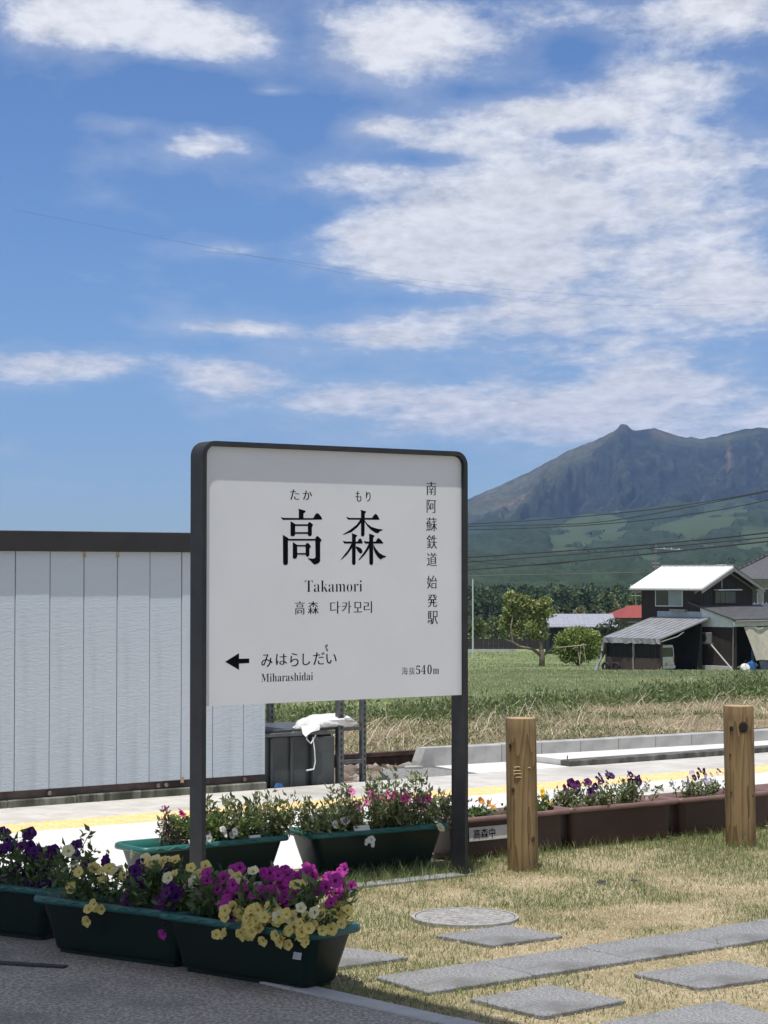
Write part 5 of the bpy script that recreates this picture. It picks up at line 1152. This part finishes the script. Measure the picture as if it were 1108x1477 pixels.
    q = MB(); q.poly([(-.3, .65, 4.18), (8.8, .65, 4.18), (8.8, -2.85, 3.16), (-.3, -2.85, 3.16)][:0] or [(-.3, -.004, 4.02), (8.8, -.004, 4.02), (8.8, -2.85, 3.18), (-.3, -2.85, 3.18)], (0, 0, .10)); q.build('wing_roof', M_SLATE, h)
    q = MB(); q.poly([(-.3, -.004, 4.02), (-.3, .75, 4.26), (-.005, .75, 4.26), (-.005, -.004, 4.02)], (0, 0, .10)); q.build('wing_roof', M_SLATE, h)
    q = MB(); q.box(-.28, 8.8, -2.80, -2.70, 2.82, 3.16); q.build('white_fascia', pm('dull_white_fascia', (.42, .42, .40), (.5, .5, .48), 4, .8), h)
    for (x, y) in ((.0, -2.62), (3.4, -2.62), (7.0, -2.62)):
        q = MB(); q.box(x, x+.12, y-.06, y+.06, -.4, 3.0); q.build('porch_post', M_DWALL, h)
    for k in range(6):                            # footing blocks
        for z in range(2): q = MB(); q.cbox(-.16, -.03, -2.45+.4*k, -2.06+.4*k, z*.2-.05, z*.2+.145, .008); q.build('footing_block', M_CONCG, h)
    q = MB(); q.tube([(-.05, -2.55, 3.0), (-.05, -2.55, 2.9), (-.06, -2.5, 0)], .035, 6); q.build('downpipe', M_TRIM, h)
    # carport leaning on the left wall
    H0 = K; K = K+np.array([-.62, 0, 0]); cp = empty('carport', K, PI/4, label='lean-to carport with a grey sheet roof and dark boarded front', cat='carport')
    M_SHEET = pm('grey_sheet', (.20, .205, .215), (.27, .275, .285), 2, .6, .15, 9)
    q = MB(); q.poly([(-4.75, -1.25, 2.08), (.38, -1.25, 3.28), (.38, 3.4, 3.28), (-4.75, 3.25, 2.08)], (0, 0, .06)); q.build('roof', M_SHEET, cp)
    for k in range(11):
        y = -1.2+k*.44; q = MB(); q.poly([(-4.76, y, 2.145), (.37, y, 3.345), (.37, y+.05, 3.345), (-4.76, y+.05, 2.145)], (0, 0, .02)); q.build('roof_batten', M_SHEET, cp)
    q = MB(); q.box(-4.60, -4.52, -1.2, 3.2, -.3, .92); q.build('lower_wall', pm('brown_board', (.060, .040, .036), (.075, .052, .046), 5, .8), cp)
    q = MB(); q.box(-4.50, -4.46, -1.1, 3.2, .9, 1.9); q.build('opening_shade_sheet', pm('painted_dim_interior', (.012, .011, .011)), cp)  # near-black sheet painted as the shade behind the openings
    for y in (-1.2, .95, 3.1): q = MB(); q.box(-4.64, -4.50, y, y+.10, -.3, 2.08); q.build('post', M_TRIM if y == .95 else M_DWALL, cp)
    for y in (-.7, -.2, .4, 1.6, 2.0, 2.5): q = MB(); q.box(-4.53, -4.505, y, y+.05, .92, 1.9); q.build('mullion', M_DWALL, cp)
    q = MB(); nn = 22; top = [(-4.78, 3.3-4.55*k/nn, 2.12) for k in range(nn+1)]; bot = [(-4.80+rng.normal()*.03, 3.3-4.55*k/nn, 1.80+rng.normal()*.03) for k in range(nn+1)]
    for k in range(nn): q.add([top[k], top[k+1], bot[k+1], bot[k]], [(0, 1, 2, 3)])
    q.build('hanging_sheet', M_SHEET, cp)
    q = MB(); q.box(-.6, -.5, -1.25, 3.2, -.3, 3.0); q.build('inner_wall', pm('painted_dim_interior', (.012, .011, .011)), cp)  # near-black colour stands for the shade inside the carport
    q = MB(); q.tube([(-4.7, -1.22, 1.95), (-3.0, -1.22, 2.25), (-2.4, -1.22, 2.5)], .04, 5); q.build('eave_pole', M_TRIM, cp)
    # torn grey tarpaulin on the left of the carport
    q = MB(); g = []
    for i in range(9):
        for j in range(9):
            f = j/8; y = 3.25+1.35*f*(.25+.75*i/8)+.10*math.sin(i*1.7+j); g.append((-4.70+.9*i/8-.2*f+rng.normal()*.03, y, 2.1*(1-f)+.05*math.sin(i*2.2+j*1.3)))
    for i in range(8):
        for j in range(8): q.add([g[i*9+j], g[i*9+9+j], g[i*9+10+j], g[i*9+j+1]], [(0, 1, 2, 3)])
    o = q.build('grey_tarpaulin', pm('grey_tarp', (.26, .27, .285), (.34, .35, .36), 5, .55, .3, 12), None, K, PI/4, smooth=True); tag(o, 'crumpled grey tarpaulin hanging at the left of the carport', 'tarpaulin')
    for i, (x, y, lb) in enumerate(((-4.82, 2.2, 'black tyre leaning on the carport front, right of a pair'), (-4.85, 3.0, 'black tyre leaning on the carport front, left of a pair'))):
        t = empty('tyre', K+np.array([(x-y)*.70711, (x+y)*.70711, .30]), PI/4, label=lb, cat='tyre'); q = MB(); n1, n2 = 20, 8; vs = []; fs = []
        for a in range(n1):
            for b_ in range(n2):
                A_1, B_1 = 2*PI*a/n1, 2*PI*b_/n2; rr_ = .24+.075*math.cos(B_1); vs.append((.09*math.sin(B_1), rr_*math.cos(A_1), rr_*math.sin(A_1)))
        for a in range(n1):
            for b_ in range(n2): fs.append((a*n2+b_, (a+1) % n1*n2+b_, (a+1) % n1*n2+(b_+1) % n2, a*n2+(b_+1) % n2))
        q.add(vs, fs); q.build('rubber', pm('rubber', (.015, .015, .015), rough=.7), t, smooth=True)
    # small white van parked under the carport, rear to the viewer
    lx, ly = -3.45, -.75; vn = empty('parked_van', K+np.array([(lx-ly)*.70711, (lx+ly)*.70711, 0]), PI/4, label='small silver van parked under the carport, rear end showing', cat='van')
    M_CAR = pm('silver_paint', (.50, .51, .53), rough=.25, spec=.6)
    q = MB(); prof = [(-.74, .22), (-.74, .95), (-.66, 1.55), (-.56, 1.72), (.56, 1.72), (.66, 1.55), (.74, .95), (.74, .22)]
    q.loft([[(x*.96, 0.0, .24+(z-.24)*.98) for x, z in prof], [(x, .05, z) for x, z in prof], [(x, 2.9, z) for x, z in prof], [(x*.94, 3.25, .24+(z-.24)*.55) for x, z in prof]]); q.build('body', M_CAR, vn)
    q = MB(); q.poly([(-.62, -.012, .98), (.62, -.012, .98), (.54, -.008, 1.56), (-.54, -.008, 1.56)], (0, .01, 0)); q.build('rear_window', M_GLASS, vn)
    q = MB(); q.poly([(.735, .25, 1.0), (.735, 2.5, 1.0), (.66, 2.4, 1.56), (.66, .3, 1.56)], (.015, 0, 0)); q.build('side_window', M_GLASS, vn)
    q = MB(); q.cbox(-.74, .74, -.09, .02, .24, .46, .03); q.build('bumper', M_CAR, vn)
    q = MB(); q.box(-.165, .165, -.105, -.092, .46, .60); q.build('number_plate', pm('plate_yellow', (.62, .47, .06)), vn)
    for x in (-.70, .64): q = MB(); q.box(x, x+.06, -.02, .03, .62, .95); q.build('tail_light', pm('tail_red', (.30, .02, .02), rough=.2), vn)
    for x in (-.70, .54):
        for y in (.55, 2.6):
            q = MB(); n1 = 16; q.loft([[(x+d, y+.27*math.cos(2*PI*k/n1), .27+.27*math.sin(2*PI*k/n1)) for k in range(n1)] for d in (0, .16)]); q.build('wheel', MATS['rubber'], vn)
    K = H0
    # air conditioner on the wing's side wall
    ac = empty('air_conditioner', K+np.array([(-.2+.6)*.70711, (-.2-.6)*.70711, 1.75]), PI/4, label='pale grey air conditioner unit on the dark wall', cat='air conditioner')
    q = MB(); q.cbox(-.22, .0, -.45, .45, 0, .68, .02); q.build('casing', pm('ac_grey', (.20, .20, .195), rough=.5), ac)
    q = MB(); n1 = 18; q.loft([[(-.225-d, .08+.25*math.cos(2*PI*k/n1), .34+.25*math.sin(2*PI*k/n1)) for k in range(n1)] for d in (0, .012)]); q.build('fan_grille', M_DWALL, ac)
    q = MB(); q.box(-.2, .1, -.5, .5, -.06, -.005); q.build('bracket', M_TRIM, ac)
    q = MB(); a, b_ = Pd(1026, 930, 127.6), Pd(1058, 968, 126.2); q.tube([a-K, b_-K], .045, 6); o = q.build('leaning_pole', pm('pale_pole', (.42, .40, .37)), None, K); tag(o, 'pale pole leaning diagonally against the dark house', 'pole')
    # beige sheet hung from the wing eave
    q = MB(); g = []; n1, n2 = 14, 8
    for i in range(n1+1):
        for j in range(n2+1):
            f = j/n2; x0 = .70+.60*f; x = x0+(6.2-x0)*i/n1; g.append((x, -2.82-.45*f-.06*math.sin(i*1.1+f*2), 2.78-2.1*f+.03*math.sin(i*.9)))
    for i in range(n1):
        for j in range(n2): a = i*(n2+1)+j; q.add([g[a], g[a+n2+1], g[a+n2+2], g[a+1]], [(0, 1, 2, 3)])
    o = q.build('beige_sheet', pm('beige_canvas', (.42, .38, .30), (.50, .46, .38), 3, .85, .2, 20), None, K, PI/4, smooth=True); tag(o, 'beige canvas sheet hung from the eave of the dark house', 'sheet')
    q = MB(); g = []
    for i in range(9):
        for j in range(5): g.append((1.75+.55*i, -3.22-.05*math.sin(i*2.1)-.04*j, .66-.16*j+.02*math.sin(i*3)))
    for i in range(8):
        for j in range(4): a = i*5+j; q.add([g[a], g[a+5], g[a+6], g[a+1]], [(0, 1, 2, 3)])
    o = q.build('navy_sheet', pm('navy_sheet', (.03, .04, .065), (.05, .06, .085), 5, .6), None, K, PI/4); tag(o, 'dark navy sheet below the beige canvas', 'sheet')
    def local(x, y, z=0): return K+np.array([(x-y)*.70711, (x+y)*.70711, z])
    tk = empty('blue_tank', local(1.35, -2.95), PI/4, label='blue plastic water container beside the white sack', cat='container')
    q = MB(); q.loft([rrect(.52, .40, .07, 0), rrect(.54, .42, .07, .3), rrect(.52, .40, .07, .52), rrect(.3, .25, .05, .60)]); q.build('drum', pm('blue_tank', (.03, .14, .42), rough=.4), tk); q = MB(); q.tube([(0, 0, .60), (0, 0, .68)], .07, 8); q.build('cap', pm('cap_white', (.6, .6, .6)), tk)
    q = MB(); q.box(-.1, .6, -.04, .04, 0, 1.35); o = q.build('blue_board', MATS['blue_tank'], None, local(1.75, -2.7), PI/4+.5); tag(o, 'upright blue board behind the blue container', 'board')
    q = MB(); rg = []
    for k in range(6):
        f = k/5; rg.append([((.42*math.sin(PI*(.2+.75*f))**.6)*math.cos(2*PI*j/12)*(1+.2*math.sin(3*j+k)), (.3*math.sin(PI*(.2+.75*f))**.6)*math.sin(2*PI*j/12)*(1+.2*math.cos(2*j+k)), .5*f+.04*math.sin(j*2+k)) for j in range(12)])
    q.loft(rg); o = q.build('white_sack', MATS['white_woven_plastic'], None, local(.55, -3.0), PI/4); tag(o, 'crumpled white sack on the ground by the dark house', 'sack')
house()
def hip_house():
    K = gpt(1128, 165.); h = empty('tiled_house', K, PI/4, label='house with a dark tiled hip roof at the right edge', cat='house'); L_ = 5.6
    q = MB(); q.box(-L_/2, L_/2, -L_/2, L_/2, -.4, 6.9); q.build('wall', pm('grey_plaster', (.30, .30, .29), (.36, .36, .35), 3, .8), h)
    e = L_/2+.75; q = MB(); q.add([(-e, -e, 6.65), (e, -e, 6.65), (e, e, 6.65), (-e, e, 6.65), (-.6, 0, 8.9), (.6, 0, 8.9)], [(0, 1, 5, 4), (1, 2, 5), (2, 3, 4, 5), (3, 0, 4), (0, 3, 2, 1)]); q.build('roof', pm('roof_tiles', (.075, .075, .08), (.11, .11, .115), 3, .6, .6, 14, stretch=(3, 3, 1)), h)
    for a, b_ in (((-e, -e, 6.72), (-.6, 0, 8.98)), ((e, -e, 6.72), (.6, 0, 8.98)), ((-e, e, 6.72), (-.6, 0, 8.98)), ((-.6, 0, 8.98), (.6, 0, 8.98))):
        q = MB(); a, b_ = np.array(a), np.array(b_)
        for k in range(14): c = a+(b_-a)*k/13; q.tube([c-[0, 0, .02], c+[0, 0, .10+.10*abs(k-6.5)/6.5]], .11, 5)
        q.tube([a, (a+b_)/2-[0, 0, .05], b_], .10, 5); q.build('hip_ridge', M_SLATE, h)
    q = MB(); q.box(-e+.1, e-.1, -e+.1, e-.1, 6.42, 6.64); q.build('eave_soffit', M_TRIM, h)
    for (y, z) in ((-1.6, 4.6), (.4, 4.6)):
        q = MB(); q.box(-L_/2-.05, -L_/2+.001, y, y+1.5, z, z+1.3); w = q.build('window', M_FRAME, h)
        for k in range(2): q = MB(); q.box(-L_/2-.065, -L_/2-.051, y+.07+k*.72, y+.70+k*.72, z+.08, z+1.22); q.build('pane', M_GLASS, w)
    q = MB(); q.box(-L_/2-.9, -L_/2, -2.2, 2.2, 3.75, 3.9); q.build('balcony', M_TRIM, h)
    for k in range(12): q = MB(); q.box(-L_/2-.9, -L_/2-.86, -2.15+k*.38, -2.11+k*.38, 3.9, 4.8); q.build('baluster', M_FRAME, h)
hip_house()
def red_house():
    D = 200.; K = gpt(915, D); h = empty('red_roofed_house', K, .3, label='low house with a red hip roof left of the dark house', cat='house'); zb = -K[2]
    ze = EYE-(890-HOR)*D/FPX-K[2]; zr = EYE-(873-HOR)*D/FPX-K[2]
    q = MB(); q.box(-2.2, 3.8, -2.0, 2.0, -.5, ze+.05); q.build('wall', pm('brown_plaster', (.12, .10, .085), (.15, .13, .11), 3, .8), h)
    q = MB(); q.add([(-2.6, -2.5, ze), (4.4, -2.5, ze), (4.4, 2.5, ze), (-2.6, 2.5, ze), (-.5, 0, zr), (2.4, 0, zr)], [(0, 1, 5, 4), (1, 2, 5), (2, 3, 4, 5), (3, 0, 4), (3, 2, 1, 0)]); q.build('roof', pm('red_roof', (.22, .042, .036), (.27, .056, .046), 6, .6, .3, 20), h)
    for k in range(3): q = MB(); q.box(-1.6+k*1.7, -.6+k*1.7, -2.04, -1.99, ze-1.4, ze-.4); w = q.build('window', M_FRAME, h); q = MB(); q.box(-1.54+k*1.7, -.66+k*1.7, -2.055, -2.041, ze-1.34, ze-.46); q.build('pane', M_GLASS, w)
    D = 185.; K = gpt(836, D); g = empty('long_barn', K, 0, label='long dark barn with a pale grey metal roof behind the meadow', cat='barn'); m = D/FPX
    x0, x1 = (786-836)*m, (888-836)*m; ze = EYE-(904-HOR)*m-K[2]; zr = EYE-(887-HOR)*m-K[2]
    q = MB(); q.box(x0+.3, x1-.3, -1.6, 3.6, -.5, ze+.25); q.build('wall', pm('black_boards', (.018, .018, .024), (.026, .026, .032), 4, .8), g)
    q = MB(); q.poly([(x0, -2.1, ze), (x1, -2.1, ze), (x1-.2, 1.2, zr), (x0+.2, 1.2, zr)], (0, 0, .08)); q.poly([(x0+.2, 1.2, zr), (x1-.2, 1.2, zr), (x1, 4.2, ze), (x0, 4.2, ze)], (0, 0, .08)); rf = q.build('roof', pm('grey_metal_roof', (.26, .27, .31), (.31, .32, .36), 3, .5), g)
    for k in range(14): a = x0+.2+(x1-x0-.4)*k/13; q = MB(); q.poly([(a, -2.1, ze+.085), (a+.05, -2.1, ze+.085), (a+.05, 1.2, zr+.085), (a, 1.2, zr+.085)], (0, 0, .03)); q.build('roof_seam', MATS['grey_metal_roof'], rf)
    q = MB(); q.cbox(-.6, 1.2, -2.6, -1.61, 1.3, 1.42, .02); q.build('canopy', M_WHITE, g); q = MB(); q.box(-.4, 1.0, -1.64, -1.59, 0, 1.25); q.build('door', M_DWALL, g)
    # dark board fence on a pale footing
    D = 190.; m = D/FPX; K = gpt(720, D); f = empty('board_fence', K, 0, label='long dark board fence at the far side of the meadow', cat='fence')
    x = (600-720)*m; x1 = (796-720)*m; bm_ = None
    while x < x1:
        if bm_ is None: q = MB(); q.box(0, .44, -.03, .03, .25, 1.22); bm_ = q.mesh('fence_board', pm('fence_dark', (.030, .028, .028), (.045, .042, .040), 3, .85))
        link('fence_board', bm_, f, (x, rng.normal()*.01, 0)); x += .45
    q = MB(); q.box((600-720)*m, (745-720)*m, -.10, -.035, -.4, .24); q.build('footing', M_CONCG, f)
red_house()
# white flag pole left, village utility poles
def pole(px, ytop, ybase, D, r, label, name, mat, arms=()):
    m = D/FPX; b0 = gpt(px, D); e = empty(name, b0, 0, label=label, cat='pole'); h = EYE-(ytop-HOR)*m-b0[2]
    q = MB(); q.tube([(0, 0, -.5), (0, 0, h)], [r, r*.75], 8); q.build('shaft', mat, e)
    for (z, x0, x1, dz) in arms: q = MB(); q.tube([(x0, 0, h-z), (x1, 0, h-z+dz)], .05, 5); q.build('cross_arm', M_TRIM, e); 
    for (z, x0, x1, dz) in arms[:1]:
        for f in (.1, .35, .6, .85): q = MB(); c = np.array([x0+(x1-x0)*f, 0, h-z+dz*f]); q.tube([c, c+[0, 0, .16]], [.05, .035], 6); q.build('insulator', M_WHITE, e)
    return e
pole(682, 835, 938, 172, .075, 'slender pale grey pole just right of the sign', 'slim_pole', M_FRAME)
pole(946, 783, 960, 200, .13, 'grey utility pole with crossarms behind the white roof', 'utility_pole', pm('pole_concrete', (.16, .16, .15), (.2, .2, .19), 4, .8), ((.55, -.2, 2.7, -.15), (2.0, -.35, .35, 0), (2.35, -.3, .3, 0)))
pole(917, 840, 960, 215, .07, 'thin pole with a bracket left of the white roof', 'utility_pole', MATS['pole_concrete'], ((.4, -.6, .3, .1), (1.4, -.5, .5, 0)))
# overhead wires
def wire(pts, rad, label):
    b0 = Pd(*pts[0]); q = MB(); P3 = [Pd(*p)-b0 for p in pts]; T_ = np.linspace(0, 1, len(P3)); A_2 = np.array(P3); 
    co = [np.polyfit(T_, A_2[:, k], min(3, len(P3)-1)) for k in range(3)]; tt = np.linspace(0, 1, 40)
    q.tube([np.array([np.polyval(co[k], t) for k in range(3)]) for t in tt], rad, 4); o = q.build('overhead_wire', pm('wire', (.03, .03, .032), rough=.5), None, b0); tag(o, label, 'wire', 'overhead wires')
wire([(30, 304, 34), (400, 378, 40), (720, 428, 47), (900, 439, 52), (1150, 433, 60)], .0013, 'lower of two thin wires crossing the cloudy sky')
wire([(290, 362, 38), (470, 385, 42), (640, 406, 47), (850, 427, 53), (1150, 436, 62)], .0013, 'upper of two thin wires crossing the cloudy sky')
wire([(560, 762, 190), (672, 756, 180), (902, 739, 165), (1180, 690, 150)], .036, 'uppermost wire crossing the mountain')
wire([(560, 764, 190), (781, 757, 175), (902, 748, 165), (1180, 694, 150)], .036, 'second wire from the top crossing the mountain')
wire([(560, 768, 190), (672, 764, 180), (902, 753, 165), (1180, 701, 150)], .036, 'third wire from the top crossing the mountain')
wire([(560, 812, 170), (672, 804, 160), (902, 788, 145), (1180, 759, 130)], .050, 'thick wire passing just above the utility pole top')
wire([(560, 818, 170), (672, 811, 160), (943, 790, 145), (1180, 766, 130)], .040, 'wire meeting the utility pole crossarm')
wire([(560, 830, 170), (672, 822, 160), (821, 810, 150), (1180, 773, 130)], .050, 'lowest thick wire crossing the utility pole')
wire([(672, 806, 170), (740, 815, 165), (821, 811, 160)], .035, 'short wire dipping to join the lowest thick wire')
wire([(640, 833, 190), (761, 829, 190), (943, 825, 190), (1060, 817, 190)], .030, 'thin wire running just above the white roof')

# ------------------------------------------------------------------ station roof over the camera: casts the shade in the foreground
def canopy():
    z = 3.75; k = z/math.tan(SUN_EL); hd = SUN[:2]/np.linalg.norm(SUN[:2])
    a, b_ = P(690, 1466), P(500, 1421); d = (a-b_)/np.linalg.norm(a-b_); n = np.array([-d[1], d[0], 0]); n = n if n[1] > 0 else -n
    sh_ = np.array([hd[0]*k, hd[1]*k, 0]); A1 = a+d*4+sh_; B1 = b_-d*4.5+sh_
    e = empty('station_canopy', np.array([0, -2, 0]), 0, label='flat station roof above the viewer that shades the foreground', cat='roof'); o = np.array([0, -2, 0])
    q = MB(); q.poly([(*(p-o)[:2], z) for p in (A1, B1, B1-n*2.6, A1-n*2.6)], (0, 0, .22)); q.build('roof_slab', pm('canopy_white', (.6, .6, .58), (.66, .66, .64), 3, .8), e)
    for c_ in (B1+d*.3-n*1.3, A1-d*.3-n*1.3):
        p = c_-o; q = MB(); q.tube([(*p[:2], 0), (*p[:2], z)], .09, 12); q.build('column', M_DARKSTEEL, e)
canopy()

# ------------------------------------------------------------------ haze
hz = MB(); hz.box(-6800, 6800, -420, 10800, -14, 720)
m = bpy.data.materials.new('haze'); m.use_nodes = True; nt = m.node_tree; nt.nodes.clear()
pv = nt.nodes.new('ShaderNodeVolumePrincipled'); pv.inputs['Color'].default_value = (.30, .46, .92, 1); pv.inputs['Density'].default_value = 5.5e-5; pv.inputs['Anisotropy'].default_value = .0
ou = nt.nodes.new('ShaderNodeOutputMaterial'); nt.links.new(pv.outputs[0], ou.inputs['Volume'])
o = hz.build('haze', m); tag(o, 'pale blue haze over the plain and mountain', 'haze', kind='stuff')
